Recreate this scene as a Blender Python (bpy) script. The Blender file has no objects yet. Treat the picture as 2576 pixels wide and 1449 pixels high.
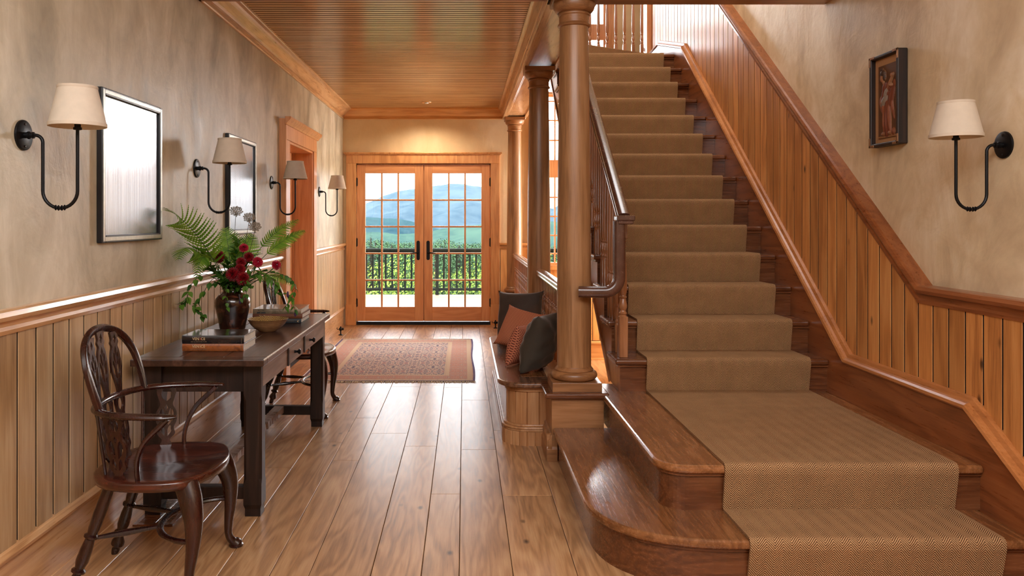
import bpy, bmesh, math, random
from math import sin, cos, pi, sqrt, radians, atan2, exp
from mathutils import Vector, Matrix
random.seed(7)
S = bpy.context.scene
C = S.collection

# ------------------------------------------------------------------ camera, world, lights, exposure
H = 1.38          # eye height
F = 2003.0        # focal length in pixels of the 2576 wide frame
cam_d = bpy.data.cameras.new('camera'); cam = bpy.data.objects.new('camera', cam_d); C.objects.link(cam)
cam_d.lens = 28.0; cam_d.sensor_width = 36.0
cam_d.shift_x = 120/2576; cam_d.shift_y = -172.5/2576
cam.location = (0, 0, H); cam.rotation_euler = (pi/2, 0, 0)
cam_d.clip_start = 0.05; cam_d.clip_end = 12000
S.camera = cam

SKY = 3.4
w = bpy.data.worlds.new('sky'); S.world = w; w.use_nodes = True
nt = w.node_tree; nt.nodes.clear()
_o = nt.nodes.new('ShaderNodeOutputWorld'); _b = nt.nodes.new('ShaderNodeBackground')
_t = nt.nodes.new('ShaderNodeTexCoord'); _s = nt.nodes.new('ShaderNodeSeparateXYZ'); _r = nt.nodes.new('ShaderNodeValToRGB')
nt.links.new(_t.outputs['Generated'], _s.inputs[0]); 
_r.color_ramp.elements.new(0.5)
_m = nt.nodes.new('ShaderNodeMath'); _m.operation = 'MULTIPLY_ADD'; _m.inputs[1].default_value = .5; _m.inputs[2].default_value = .5
nt.links.new(_s.outputs['Z'], _m.inputs[0]); nt.links.new(_m.outputs[0], _r.inputs[0])
_r.color_ramp.elements[0].position = 0.485; _r.color_ramp.elements[0].color = (0.10, 0.11, 0.09, 1)   # ground below the horizon
_r.color_ramp.elements[1].position = 0.495; _r.color_ramp.elements[1].color = (0.98, 0.99, 1.0, 1)
_r.color_ramp.elements[2].position = 0.95; _r.color_ramp.elements[2].color = (0.72, 0.86, 1.0, 1)
nt.links.new(_r.outputs[0], _b.inputs[0]); nt.links.new(_b.outputs[0], _o.inputs[0]); _b.inputs[1].default_value = SKY

def area(name, loc, target, sx, sy, energy, col=(1, 1, 1), portal=False):
    l = bpy.data.lights.new(name, 'AREA'); l.shape = 'RECTANGLE'; l.size = sx; l.size_y = sy
    l.energy = energy; l.color = col
    o = bpy.data.objects.new(name, l); C.objects.link(o); o.location = loc
    d = Vector(target) - Vector(loc); o.rotation_euler = d.to_track_quat('-Z', 'Y').to_euler()
    if portal: l.cycles.is_portal = True
    return o
area('portal_terrace_doors', (-.53, 10.60, 1.1), (-.53, 0, 1.1), 1.8, 2.1, 1, portal=True)
area('portal_stair_window', (1.4, 10.60, 1.9), (1.4, 0, 1.9), 1.0, 2.3, 1, portal=True)
area('portal_landing_window', (1.4, 10.60, 4.3), (1.4, 0, 4.3), 1.0, 2.2, 1, portal=True)
area('daylight_landing_window', (1.2, 11.6, 5.2), (1.6, 7.0, 3.2), 1.6, 1.6, 40, (.93, .97, 1.0))
area('daylight_terrace', (-.53, 11.7, 3.7), (-.5, 6.5, 0.2), 3.2, 1.8, 680, (.97, .985, 1.0))
area('daylight_stair_window', (1.5, 11.6, 2.9), (1.0, 6.5, .3), 1.4, 1.0, 150, (.98, .99, 1.0))
area('fill_lower_hall_side', (3.35, 9.97, 1.5), (-1.5, 8.9, 1.5), .8, 2.0, 120, (1.0, .97, .92))  # unseen fill lamp added to brighten the hall end; the wall has no window
area('fill_stairwell_top', (1.35, 6.2, 5.4), (1.5, 8.4, 2.4), 1.1, 2.2, 40, (.97, .98, 1.0))  # unseen fill lamp added inside the stairwell top to lift the upper steps
_l = bpy.data.lights.new('sun', 'SUN'); _l.energy = 9.0; _l.angle = .02; _l.color = (1.0, .95, .86)
_q = bpy.data.objects.new('sun', _l); C.objects.link(_q); _q.location = (0, 14, 9); _q.rotation_euler = Vector((.45, .12, -1)).to_track_quat('-Z', 'Y').to_euler()
area('fill_foyer_overhead', (.2, .4, 3.32), (.2, 1.4, 0), 3.4, 3.0, 165, (.98, .98, 1.0))  # added fill panel hanging under the closed foyer ceiling, out of view
S.view_settings.view_transform = 'Standard'; S.view_settings.look = 'None'
S.view_settings.gamma = 1.0; S.view_settings.use_curve_mapping = False
S.view_settings.exposure = 1.05
S.cycles.use_denoising = True
S.cycles.max_bounces = 10; S.cycles.diffuse_bounces = 5; S.cycles.glossy_bounces = 5
S.cycles.transparent_max_bounces = 16
S.cycles.sample_clamp_indirect = 6.0
S.cycles.caustics_reflective = False; S.cycles.caustics_refractive = False

# ------------------------------------------------------------------ helpers
W = {}            # world position of every built object
def P(px, py, Y):
    return Vector(((px-1168)*Y/F, Y, H+(552-py)*Y/F))

def lin(c):
    return tuple(((x/255)/12.92 if x/255 <= .04045 else ((x/255+.055)/1.055)**2.4) for x in c[:3]) + (1,)

class MB:
    def __init__(s): s.v = []; s.f = []; s.r = []; s.s = []; s.m = []; s.uv = {}
    def add(s, vs, fs, rnd=0.0, smooth=False, m=0, uvs=None):
        b = len(s.v); s.v += [Vector(v) for v in vs]
        for i, f in enumerate(fs):
            if uvs: s.uv[len(s.f)] = uvs[i]
            s.f.append([b+k for k in f]); s.r.append(rnd); s.s.append(smooth); s.m.append(m)
        return s
    def box(s, x0, x1, y0, y1, z0, z1, rnd=None, m=0):
        if rnd is None: rnd = random.random()
        return s.add([(x0,y0,z0),(x1,y0,z0),(x1,y1,z0),(x0,y1,z0),(x0,y0,z1),(x1,y0,z1),(x1,y1,z1),(x0,y1,z1)],
                     [(3,2,1,0),(4,5,6,7),(0,1,5,4),(1,2,6,5),(2,3,7,6),(3,0,4,7)], rnd, False, m)
    def prism(s, poly, a0, a1, fn=None, rnd=None, m=0, smooth=False):
        """extrude a 2-D outline; fn(u,v,a) gives the 3-D point"""
        if rnd is None: rnd = random.random()
        fn = fn or (lambda u, v, a: (u, v, a))
        n = len(poly)
        vs = [fn(u, v, a0) for u, v in poly] + [fn(u, v, a1) for u, v in poly]
        fs = [list(range(n))[::-1], list(range(n, 2*n))] + [(i, (i+1) % n, n+(i+1) % n, n+i) for i in range(n)]
        return s.add(vs, fs, rnd, smooth, m)
    def lathe(s, prof, c=(0,0,0), n=24, rnd=0.0, m=0, axis='z', caps=True):
        vs = []; fs = []
        for r, z in prof:
            for k in range(n):
                a = 2*pi*k/n
                p = (r*cos(a), r*sin(a), z) if axis == 'z' else ((z, r*cos(a), r*sin(a)) if axis == 'x' else (r*cos(a), z, r*sin(a)))
                vs.append((p[0]+c[0], p[1]+c[1], p[2]+c[2]))
        for i in range(len(prof)-1):
            for k in range(n):
                k2 = (k+1) % n
                fs.append((i*n+k, i*n+k2, (i+1)*n+k2, (i+1)*n+k))
        if caps:
            fs.append(list(range(n))[::-1]); fs.append([(len(prof)-1)*n+k for k in range(n)])
        return s.add(vs, fs, rnd, True, m)
    def tube(s, path, rad, n=10, rnd=0.0, m=0, sec=None, up=None, closed=False):
        """sweep a round (or given) section along a path; rad: number, list, or list of (ru, rv)"""
        path = [Vector(p) for p in path]; N = len(path)
        if not isinstance(rad, (list, tuple)): rad = [rad]*N
        sec = sec or [(cos(2*pi*k/n), sin(2*pi*k/n)) for k in range(n)]; n = len(sec)
        vs = []; fs = []; u = None
        for i, p in enumerate(path):
            if closed: t = (path[(i+1) % N]-path[i-1])
            else: t = path[min(i+1, N-1)]-path[max(i-1, 0)]
            if t.length < 1e-9: t = Vector((0,0,1))
            t.normalize()
            if up is not None:
                u = Vector(up) - t*Vector(up).dot(t)
            elif u is None:
                g = Vector((0,0,1)) if abs(t.z) < .9 else Vector((1,0,0))
                u = g - t*g.dot(t)
            else: u = u - t*u.dot(t)
            u.normalize(); vv = t.cross(u)
            r = rad[i]; ru, rv = (r if isinstance(r, (list, tuple)) else (r, r))
            for a, b in sec: vs.append(p + u*(b*rv) + vv*(a*ru))
        for i in range(N if closed else N-1):
            j = (i+1) % N
            for k in range(n):
                k2 = (k+1) % n
                fs.append((i*n+k, i*n+k2, j*n+k2, j*n+k))
        if not closed:
            fs.append(list(range(n))[::-1]); fs.append([(N-1)*n+k for k in range(n)])
        return s.add(vs, fs, rnd, True, m)
    def merge(s, o, fn=None):
        b = len(s.v); fb = len(s.f)
        s.v += [Vector(fn(v)) if fn else v.copy() for v in o.v]
        s.f += [[b+k for k in f] for f in o.f]; s.r += o.r; s.s += o.s; s.m += o.m
        for k, u in o.uv.items(): s.uv[fb+k] = u
        return s
    def build(s, name, mat, parent=None, bevel=0, seg=2, local=False, sharp=35, origin=None, label=None):
        mats = mat if isinstance(mat, (list, tuple)) else [mat]
        if parent is not None:
            org = Vector((0,0,0)) if local else W[parent]
        elif origin is not None: org = Vector(origin)
        else:
            xs = [v.x for v in s.v]; ys = [v.y for v in s.v]; zs = [v.z for v in s.v]
            org = Vector(((min(xs)+max(xs))/2, (min(ys)+max(ys))/2, min(zs)))
        me = bpy.data.meshes.new(name)
        me.from_pydata([tuple(v-org) for v in s.v], [], s.f)
        for mt in mats: me.materials.append(mt)
        a = me.attributes.new('rnd', 'FLOAT', 'FACE'); a.data.foreach_set('value', s.r)
        me.polygons.foreach_set('material_index', s.m)
        if any(s.s):
            me.polygons.foreach_set('use_smooth', s.s)
            if sharp: me.set_sharp_from_angle(angle=radians(sharp))
        if s.uv:
            ul = me.uv_layers.new(name='uv')
            for fi, uvs in s.uv.items():
                p = me.polygons[fi]
                for k, li in enumerate(p.loop_indices): ul.data[li].uv = uvs[k]
        me.update()
        o = bpy.data.objects.new(name, me); C.objects.link(o)
        if parent is None: o.location = org; W[o] = org.copy()
        else: o.parent = parent; W[o] = W[parent].copy()
        if bevel:
            b = o.modifiers.new('bevel', 'BEVEL'); b.width = bevel; b.segments = seg; b.limit_method = 'ANGLE'
            b.angle_limit = radians(40); b.harden_normals = False
        if label: o['label'] = label
        return o

def tag(o, label, cat, group=None, kind=None):
    o['label'] = label; o['category'] = cat
    if group: o['group'] = group
    if kind: o['kind'] = kind
    return o
def thing(name, loc, label, cat, group=None, rz=0):
    o = bpy.data.objects.new(name, None); C.objects.link(o); o.location = loc; o.rotation_euler = (0, 0, rz)
    o.empty_display_size = .1
    W[o] = Vector(loc); return tag(o, label, cat, group)
def struct(o): o['kind'] = 'structure'; return o
def sempty(name, loc):
    o = bpy.data.objects.new(name, None); C.objects.link(o); o.location = loc; W[o] = Vector(loc); o['kind'] = 'structure'
    o.empty_display_size = .1; return o
def kids(o): return [c for c in bpy.data.objects if c.parent == o]
def copy_tree(o, parent=None):
    ch = kids(o); c = o.copy(); C.objects.link(c)
    if parent is not None: c.parent = parent
    for k in ch: copy_tree(k, c)
    return c

# ------------------------------------------------------------------ materials
def nodes(name):
    m = bpy.data.materials.new(name); m.use_nodes = True; t = m.node_tree; t.nodes.clear()
    o = t.nodes.new('ShaderNodeOutputMaterial'); b = t.nodes.new('ShaderNodeBsdfPrincipled')
    t.links.new(b.outputs[0], o.inputs[0]); return m, t, b, o
def nd(t, typ, ins=None, **kw):
    n = t.nodes.new('ShaderNode'+typ)
    for k, v in kw.items(): setattr(n, k, v)
    for k, v in (ins or {}).items():
        if hasattr(v, 'is_linked') or isinstance(v, bpy.types.NodeSocket): t.links.new(v, n.inputs[k])
        else: n.inputs[k].default_value = v
    return n
def mth(t, op, a, b=None, c=None, clamp=False):
    n = t.nodes.new('ShaderNodeMath'); n.operation = op; n.use_clamp = clamp
    for i, v in enumerate((a, b, c)):
        if v is None: continue
        if isinstance(v, bpy.types.NodeSocket): t.links.new(v, n.inputs[i])
        else: n.inputs[i].default_value = v
    return n.outputs[0]
def mixc(t, f, a, b, mode='MIX'):
    n = t.nodes.new('ShaderNodeMix'); n.data_type = 'RGBA'; n.blend_type = mode
    for k, v in ((0, f), (6, a), (7, b)):
        if isinstance(v, bpy.types.NodeSocket): t.links.new(v, n.inputs[k])
        else: n.inputs[k].default_value = v
    return n.outputs[2]
def ramp(t, f, stops, interp='LINEAR'):
    n = t.nodes.new('ShaderNodeValToRGB'); cr = n.color_ramp; cr.interpolation = interp
    while len(cr.elements) < len(stops): cr.elements.new(.5)
    for e, (p, c) in zip(cr.elements, stops): e.position = p; e.color = c if len(c) == 4 else lin(c)
    t.links.new(f, n.inputs[0]); return n.outputs[0]
def bump(t, b, h, strength=.2, dist=.01):
    n = nd(t, 'Bump', {'Height': h, 'Strength': strength, 'Distance': dist}); t.links.new(n.outputs[0], b.inputs['Normal'])

def plain(name, col, rough=.5, metal=0, spec=.5, sheen=0, coat=0, noise=0):
    m, t, b, o = nodes(name)
    b.inputs['Base Color'].default_value = lin(col)
    b.inputs['Roughness'].default_value = rough; b.inputs['Metallic'].default_value = metal
    b.inputs['Specular IOR Level'].default_value = spec; b.inputs['Coat Weight'].default_value = coat
    if sheen: b.inputs['Sheen Weight'].default_value = sheen
    if noise:
        tc = nd(t, 'TexCoord'); n = nd(t, 'TexNoise', {'Vector': tc.outputs['Object'], 'Scale': 40.0, 'Detail': 4.0})
        d = tuple(c*(1-noise) for c in lin(col)[:3])+(1,); l = tuple(min(1, c*(1+noise)) for c in lin(col)[:3])+(1,)
        c = mixc(t, n.outputs[0], d, l); t.links.new(c, b.inputs['Base Color'])
    return m

def wood(name, dark, mid, light, axis='x', rough=.35, coat=.0, knots=0.0, var=.3, scale=1.0, bumpy=.08, rings=7.0, worn=None):
    m, t, b, o = nodes(name)
    tc = nd(t, 'TexCoord'); at = nd(t, 'Attribute', attribute_name='rnd'); oi = nd(t, 'ObjectInfo')
    rr = mth(t, 'ADD', at.outputs['Fac'], oi.outputs['Random'])
    off = nd(t, 'CombineXYZ', {'X': mth(t, 'MULTIPLY', rr, 17.3), 'Y': mth(t, 'MULTIPLY', rr, 29.1), 'Z': mth(t, 'MULTIPLY', rr, 11.7)})
    ad = nd(t, 'VectorMath', {0: tc.outputs['Object'], 1: off.outputs[0]}, operation='ADD')
    k = {'x': (1.0, 9, 9), 'y': (9, 1.0, 9), 'z': (9, 9, 1.0)}[axis]
    mp = nd(t, 'Mapping', {'Vector': ad.outputs[0], 'Scale': tuple(q*scale for q in k)})
    n1 = nd(t, 'TexNoise', {'Vector': mp.outputs[0], 'Scale': .9, 'Detail': 2.5, 'Roughness': .5, 'Distortion': .3})
    band = mth(t, 'MULTIPLY_ADD', mth(t, 'SINE', mth(t, 'MULTIPLY', n1.outputs[0], rings*6.28)), .5, .5)
    mp2 = nd(t, 'Mapping', {'Vector': ad.outputs[0], 'Scale': tuple(q*scale*(6 if q > 2 else 2.5) for q in k)})
    n2 = nd(t, 'TexNoise', {'Vector': mp2.outputs[0], 'Scale': 2.2, 'Detail': 5.0, 'Roughness': .65})
    n3 = nd(t, 'TexNoise', {'Vector': ad.outputs[0], 'Scale': 1.7*scale, 'Detail': 2.0})
    f = mth(t, 'ADD', mth(t, 'MULTIPLY', band, .16), mth(t, 'MULTIPLY', n2.outputs[0], .46))
    f = mth(t, 'ADD', f, mth(t, 'MULTIPLY', n3.outputs[0], .34))
    c = ramp(t, f, [(.26, lin(dark)), (.48, lin(mid)), (.72, lin(light))])
    if knots:
        kk = {'x': (1, 2, 2), 'y': (2, 1, 2), 'z': (2, 2, 1)}[axis]
        mk = nd(t, 'Mapping', {'Vector': ad.outputs[0], 'Scale': tuple(q*1.6 for q in kk)})
        vo = nd(t, 'TexVoronoi', {'Vector': mk.outputs[0], 'Scale': 2.1})
        dn = mth(t, 'ADD', vo.outputs['Distance'], mth(t, 'MULTIPLY', n2.outputs[0], .06))
        kf = nd(t, 'MapRange', {'Value': dn, 1: .065, 2: .14, 3: 1.0, 4: 0.0}).outputs[0]
        rare = mth(t, 'LESS_THAN', nd(t, 'SeparateColor', {0: vo.outputs['Color']}).outputs[0], knots)
        c = mixc(t, mth(t, 'MULTIPLY', mth(t, 'MULTIPLY', kf, rare), .94), c, tuple(x*.16 for x in lin(dark)[:3])+(1,))
    val = mth(t, 'ADD', 1-var/2, mth(t, 'MULTIPLY', mth(t, 'FRACT', mth(t, 'MULTIPLY', at.outputs['Fac'], 7.31)), var))
    hs = nd(t, 'HueSaturation', {'Color': c, 'Value': val}); c = hs.outputs[0]
    if worn:
        nw = nd(t, 'TexNoise', {'Vector': tc.outputs['Object'], 'Scale': 9.0, 'Detail': 6.0, 'Roughness': .7})
        c = mixc(t, ramp(t, nw.outputs[0], [(.5, (0,0,0,1)), (.72, (1,1,1,1))]), c, lin(worn))
    t.links.new(c, b.inputs['Base Color'])
    t.links.new(mth(t, 'MULTIPLY_ADD', n2.outputs[0], .18, rough-.09), b.inputs['Roughness'])
    b.inputs['Coat Weight'].default_value = coat; b.inputs['Coat Roughness'].default_value = .18
    bump(t, b, n2.outputs[0], bumpy, .0025)
    return m

def plaster(name, a, b_, c_, rough=.45):
    m, t, b, o = nodes(name); tc = nd(t, 'TexCoord')
    mp = nd(t, 'Mapping', {'Vector': tc.outputs['Object'], 'Scale': (1.6, 1.6, .8)})
    n1 = nd(t, 'TexNoise', {'Vector': mp.outputs[0], 'Scale': 1.7, 'Detail': 7.0, 'Roughness': .62, 'Distortion': .5})
    n2 = nd(t, 'TexNoise', {'Vector': tc.outputs['Object'], 'Scale': 6.0, 'Detail': 5.0, 'Roughness': .6, 'Distortion': .8})
    f = mth(t, 'ADD', mth(t, 'MULTIPLY', n1.outputs[0], .75), mth(t, 'MULTIPLY', n2.outputs[0], .25))
    c = ramp(t, f, [(.36, lin(a)), (.5, lin(b_)), (.64, lin(c_))])
    t.links.new(c, b.inputs['Base Color'])
    t.links.new(mth(t, 'MULTIPLY_ADD', n2.outputs[0], .25, rough-.12), b.inputs['Roughness'])
    b.inputs['Specular IOR Level'].default_value = .4
    bump(t, b, f, .35, .03); return m

def herringbone(name):
    m, t, b, o = nodes(name); uv = nd(t, 'UVMap'); s = nd(t, 'SeparateXYZ', {0: uv.outputs[0]})
    wob = nd(t, 'TexNoise', {'Vector': uv.outputs[0], 'Scale': 30.0, 'Detail': 2.0})
    u = mth(t, 'ADD', s.outputs[0], mth(t, 'MULTIPLY', wob.outputs[0], .002))
    tri = mth(t, 'PINGPONG', u, .031)
    q = mth(t, 'DIVIDE', mth(t, 'ADD', s.outputs[1], mth(t, 'MULTIPLY', tri, 1.15)), .0098)
    st = mth(t, 'PINGPONG', q, .5)
    yarn = nd(t, 'TexNoise', {'Vector': uv.outputs[0], 'Scale': 260.0, 'Detail': 3.0})
    big = nd(t, 'TexNoise', {'Vector': uv.outputs[0], 'Scale': 9.0, 'Detail': 3.0})
    f = mth(t, 'ADD', mth(t, 'MULTIPLY', st, 1.5), mth(t, 'MULTIPLY', mth(t, 'SUBTRACT', yarn.outputs[0], .5), .7))
    c = ramp(t, f, [(.2, (84, 54, 34)), (.55, (196, 156, 112))])
    c = nd(t, 'HueSaturation', {'Color': c, 'Value': mth(t, 'MULTIPLY_ADD', big.outputs[0], .4, .8)}).outputs[0]
    t.links.new(c, b.inputs['Base Color']); b.inputs['Roughness'].default_value = .95
    b.inputs['Specular IOR Level'].default_value = .15
    bump(t, b, f, .6, .004); return m

def glass_mat():
    m = bpy.data.materials.new('window_glass'); m.use_nodes = True; t = m.node_tree; t.nodes.clear()
    o = t.nodes.new('ShaderNodeOutputMaterial'); tr = nd(t, 'BsdfTransparent'); g = nd(t, 'BsdfGlossy', {'Roughness': .02})
    fr = nd(t, 'Fresnel', {'IOR': 1.35}); mx = nd(t, 'MixShader', {0: fr.outputs[0], 1: tr.outputs[0], 2: g.outputs[0]})
    t.links.new(mx.outputs[0], o.inputs[0]); return m

M = {}
M['floor'] = wood('oak_floorboards', (122, 86, 54), (174, 130, 88), (202, 162, 118), 'y', rough=.37, coat=.22, knots=.5, var=.3, scale=1.0, rings=8, bumpy=.05)
M['pine_l'] = wood('pine_boards_left', (146, 112, 76), (184, 150, 108), (208, 180, 140), 'z', rough=.36, coat=.15, knots=.25, var=.24, rings=4)
M['pine_r'] = wood('amber_pine_boards', (150, 92, 46), (196, 132, 72), (218, 160, 98), 'z', rough=.46, coat=.08, knots=.6, var=.34, rings=4)
M['pine_b'] = wood('back_pine_boards', (186, 120, 62), (222, 160, 92), (236, 184, 122), 'z', rough=.4, knots=.1, var=.15, rings=4)
M['trim_y'] = wood('honey_trim_long', (166, 120, 76), (206, 160, 112), (226, 190, 146), 'y', rough=.3, coat=.4, var=.1, rings=5)
M['trim_x'] = wood('honey_trim_cross', (174, 116, 62), (208, 152, 92), (228, 176, 118), 'x', rough=.35, coat=.2, var=.12, rings=5)
M['trim_z'] = wood('honey_trim_upright', (176, 114, 60), (212, 150, 90), (228, 174, 114), 'z', rough=.35, coat=.2, var=.12, rings=5)
M['doorwood'] = wood('fir_door', (196, 128, 78), (218, 154, 100), (230, 172, 122), 'z', rough=.4, coat=.1, var=.08, rings=5)
M['doorwood_x'] = wood('fir_door_cross', (196, 128, 78), (216, 150, 96), (228, 168, 118), 'x', rough=.4, coat=.1, var=.08, rings=5)
M['ceil'] = wood('ceiling_beadboard', (186, 138, 80), (226, 180, 118), (242, 206, 150), 'x', rough=.3, coat=1.0, var=.35, rings=6)
M['stair_x'] = wood('stair_oak_cross', (72, 38, 20), (102, 58, 32), (128, 78, 46), 'x', rough=.26, coat=.35, knots=.12, var=.14, rings=8)
M['stair_y'] = wood('stair_oak_long', (92, 54, 28), (130, 82, 46), (158, 106, 66), 'y', rough=.26, coat=.4, knots=.12, var=.14, rings=8)
M['skirt'] = wood('stair_skirt', (100, 52, 26), (138, 78, 42), (160, 98, 56), 'y', rough=.3, coat=.3, var=.06, rings=5)
M['col'] = wood('column_maple', (120, 82, 50), (160, 116, 76), (184, 140, 100), 'z', rough=.38, coat=.15, var=.1, rings=4)
M['col_x'] = wood('column_maple_cross', (116, 76, 44), (156, 108, 68), (180, 132, 90), 'x', rough=.38, coat=.15, var=.1, rings=4)
M['rail'] = wood('handrail_walnut', (66, 38, 28), (82, 50, 38), (98, 64, 50), 'y', rough=.25, coat=.5, var=.05, rings=4, scale=.4, bumpy=.02)
M['rail_y'] = wood('guard_rail_oak', (130, 84, 52), (172, 122, 84), (196, 150, 112), 'y', rough=.25, coat=.5, var=.05, rings=4)
M['bal'] = wood('baluster_maple', (116, 70, 40), (160, 106, 68), (186, 132, 94), 'z', rough=.3, coat=.3, var=.1, rings=3)
M['table'] = wood('antique_dark_oak', (34, 18, 12), (60, 36, 26), (92, 62, 48), 'y', rough=.34, coat=.25, var=.1, rings=6, bumpy=.12)
M['tabfr'] = wood('worn_dark_oak_front', (78, 54, 42), (120, 92, 76), (156, 130, 112), 'y', rough=.42, coat=.1, var=.1, rings=6, bumpy=.12)
M['tableg'] = wood('antique_dark_oak_upright', (14, 8, 6), (32, 18, 13), (54, 34, 26), 'z', rough=.42, coat=.0, var=.1, rings=5, bumpy=.1)
M['worn'] = plain('worn_table_edge', (206, 198, 184), .6, noise=.4)
M['chair'] = wood('mahogany_chair', (22, 8, 5), (40, 13, 9), (60, 20, 13), 'z', rough=.26, coat=.5, var=.1, rings=4, bumpy=.05)
M['seat'] = wood('mahogany_seat', (32, 12, 7), (62, 24, 14), (92, 40, 24), 'x', rough=.25, coat=.6, var=.1, rings=6, bumpy=.05)
M['plas_l'] = plaster('taupe_plaster', (152, 142, 120), (188, 178, 154), (214, 206, 186))
M['plas_r'] = plaster('warm_plaster', (190, 167, 134), (218, 198, 164), (238, 224, 200))
M['plas_b'] = plaster('cream_plaster', (218, 192, 152), (224, 200, 162), (230, 208, 172), rough=.8)
M['herr'] = herringbone('herringbone_wool')
M['black'] = plain('blackened_iron', (22, 22, 24), .38, metal=.6, noise=.15)
M['iron'] = plain('dark_bronze', (38, 28, 24), .4, metal=.7)
M['glass'] = glass_mat()
M['dkgreen'] = plain('dark_green_paint', (9, 18, 15), .8, spec=.15)
M['white'] = plain('page_white', (226, 220, 208), .8, noise=.12)

# ================================================================== THE SETTING
R_ = .19; T_ = .2604; Y3 = 4.603          # riser, going, first main nosing
def YN(n): return Y3 + (n-3)*T_

# ---- floor of wide oak planks
fl = MB()
xs = [-1.62, -1.42, -1.19, -.957, -.756, -.604, -.364, -.168, -.02, .19, .44, .66, .88, 1.07, 1.28, 1.5, 1.7, 1.92, 2.2]
rs = random.Random(3)
for a, b in zip(xs[:-1], xs[1:]):
    yend = 10.43 if b < .67 else 4.6
    y = -3.2 + rs.random()*1.5; ys = [-3.2, y]
    while y < yend: y += rs.uniform(.9, 2.6); ys.append(min(y, yend))
    for y0, y1 in zip(ys[:-1], ys[1:]):
        if y1-y0 > .02: fl.box(a+.0012, b-.0012, y0+.001, y1-.001, -.02, 0, rs.random())
fl.box(-1.8, 2.3, -3.2, 4.6, -.16, -.012, .5, 1); fl.box(-1.8, .66, 4.6, 10.43, -.16, -.012, .5, 1)
M['gap'] = plain('floor_gap', (30, 18, 10), .8)
o = struct(fl.build('floor', [M['floor'], M['gap']], bevel=.0016, seg=1))
lf = MB().box(.66, 3.5, 4.7, 10.43, -.6, -.46)
struct(lf.build('floor', M['floor']))

# ---- walls as grids of blocks around their openings
def wall_cells(mb, axis, t0, t1, a0, a1, z0, z1, holes):
    A = sorted({a0, a1} | {h[0] for h in holes} | {h[1] for h in holes}); Z = sorted({z0, z1} | {h[2] for h in holes} | {h[3] for h in holes})
    A = [a for a in A if a0 <= a <= a1]; Z = [z for z in Z if z0 <= z <= z1]
    for i in range(len(A)-1):
        for j in range(len(Z)-1):
            ca = (A[i]+A[i+1])/2; cz = (Z[j]+Z[j+1])/2
            if any(h[0] < ca < h[1] and h[2] < cz < h[3] for h in holes): continue
            if axis == 'x': mb.box(A[i], A[i+1], t0, t1, Z[j], Z[j+1], .5)
            else: mb.box(t0, t1, A[i], A[i+1], Z[j], Z[j+1], .5)
    return mb
wl = struct(wall_cells(MB(), 'y', -1.85, -1.59, -3.2, 10.6, 0, 3.4, [(7.0, 8.12, 0, 2.07)]).build('wall_left', M['plas_l']))
wr = MB(); wall_cells(wr, 'y', 2.2, 2.4, -3.2, 4.7, -.6, 3.4, []); wall_cells(wr, 'y', 2.2, 2.4, 4.7, 9.56, -.6, 5.6, [])
wr = struct(wr.build('wall_right', M['plas_r']))
wall_cells(MB(), 'x', 10.43, 10.6, -1.85, 3.6, -.6, 5.7, [(-1.415, .345, 0, 2.112), (.94, 1.86, .78, 3.02), (.94, 1.86, 3.36, 5.2)])
wb = struct(wall_cells(MB(), 'x', 10.43, 10.6, -1.85, 3.6, -.6, 5.7, [(-1.415, .345, 0, 2.112), (.94, 1.86, .78, 3.02), (.94, 1.86, 3.36, 5.2)]).build('wall_back', M['plas_b']))
struct(wall_cells(MB(), 'x', -3.4, -3.2, -1.85, 2.4, 0, 3.4, []).build('wall_rear', M['plas_r']))
sw = MB(); sw.box(.66, .78, 4.7, 10.43, 2.97, 5.7, .5); sw.box(.66, 2.4, 4.56, 4.7, 3.3, 5.7, .5); sw.box(3.4, 3.6, 9.4, 10.43, -.6, 5.7, .5)
sw.box(.66, .79, 4.62, 10.43, -.6, -.17, .5); sw.box(2.2, 3.6, 9.4, 9.56, -.6, 5.7, .5)
struct(sw.build('wall_stairwell', M['plas_b']))
struct(MB().box(.66, 3.6, 4.56, 10.6, 5.6, 5.75).build('ceiling', M['plas_b']))
struct(MB().box(-1.85, 2.4, -3.4, 4.6, 3.4, 3.55).build('ceiling', M['plas_b']))

# ---- beadboard ceiling of the hall: narrow boards running across
ce = MB(); y = 4.6; k = 0; rs = random.Random(5)
while y < 10.40:
    wd = .056; q = .0085; z = 2.83
    rr = rs.random()
    ce.add([(-1.59,y+q,z),(.53,y+q,z),(.53,y+wd-q,z),(-1.59,y+wd-q,z),(-1.59,y,z+.007),(.53,y,z+.007),(.53,y+wd,z+.007),(-1.59,y+wd,z+.007)],
           [(0,1,2,3)[::-1]], rr)
    ce.add([(-1.59,y+q,z),(.53,y+q,z),(.53,y+wd-q,z),(-1.59,y+wd-q,z),(-1.59,y,z+.007),(.53,y,z+.007),(.53,y+wd,z+.007),(-1.59,y+wd,z+.007)],
           [(4,5,1,0)[::-1],(3,2,6,7)[::-1]], rr, False, 1)
    # centre bead
    c = y+wd/2
    ce.add([(-1.59,c-.004,z-.0005),(.53,c-.004,z-.0005),(.53,c+.004,z-.0005),(-1.59,c+.004,z-.0005),(-1.59,c,z+.004),(.53,c,z+.004)],
           [(0,1,5,4)[::-1],(4,5,2,3)[::-1]], rr)
    y += wd; k += 1
ce.box(-1.85, .66, 4.55, 10.6, 2.838, 2.97, .5)
M['ceilg'] = plain('ceiling_groove_shade', (112, 72, 38), .5)  # shade of the V-grooves put into their colour
struct(ce.build('ceiling', [M['ceil'], M['ceilg']]))

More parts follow.
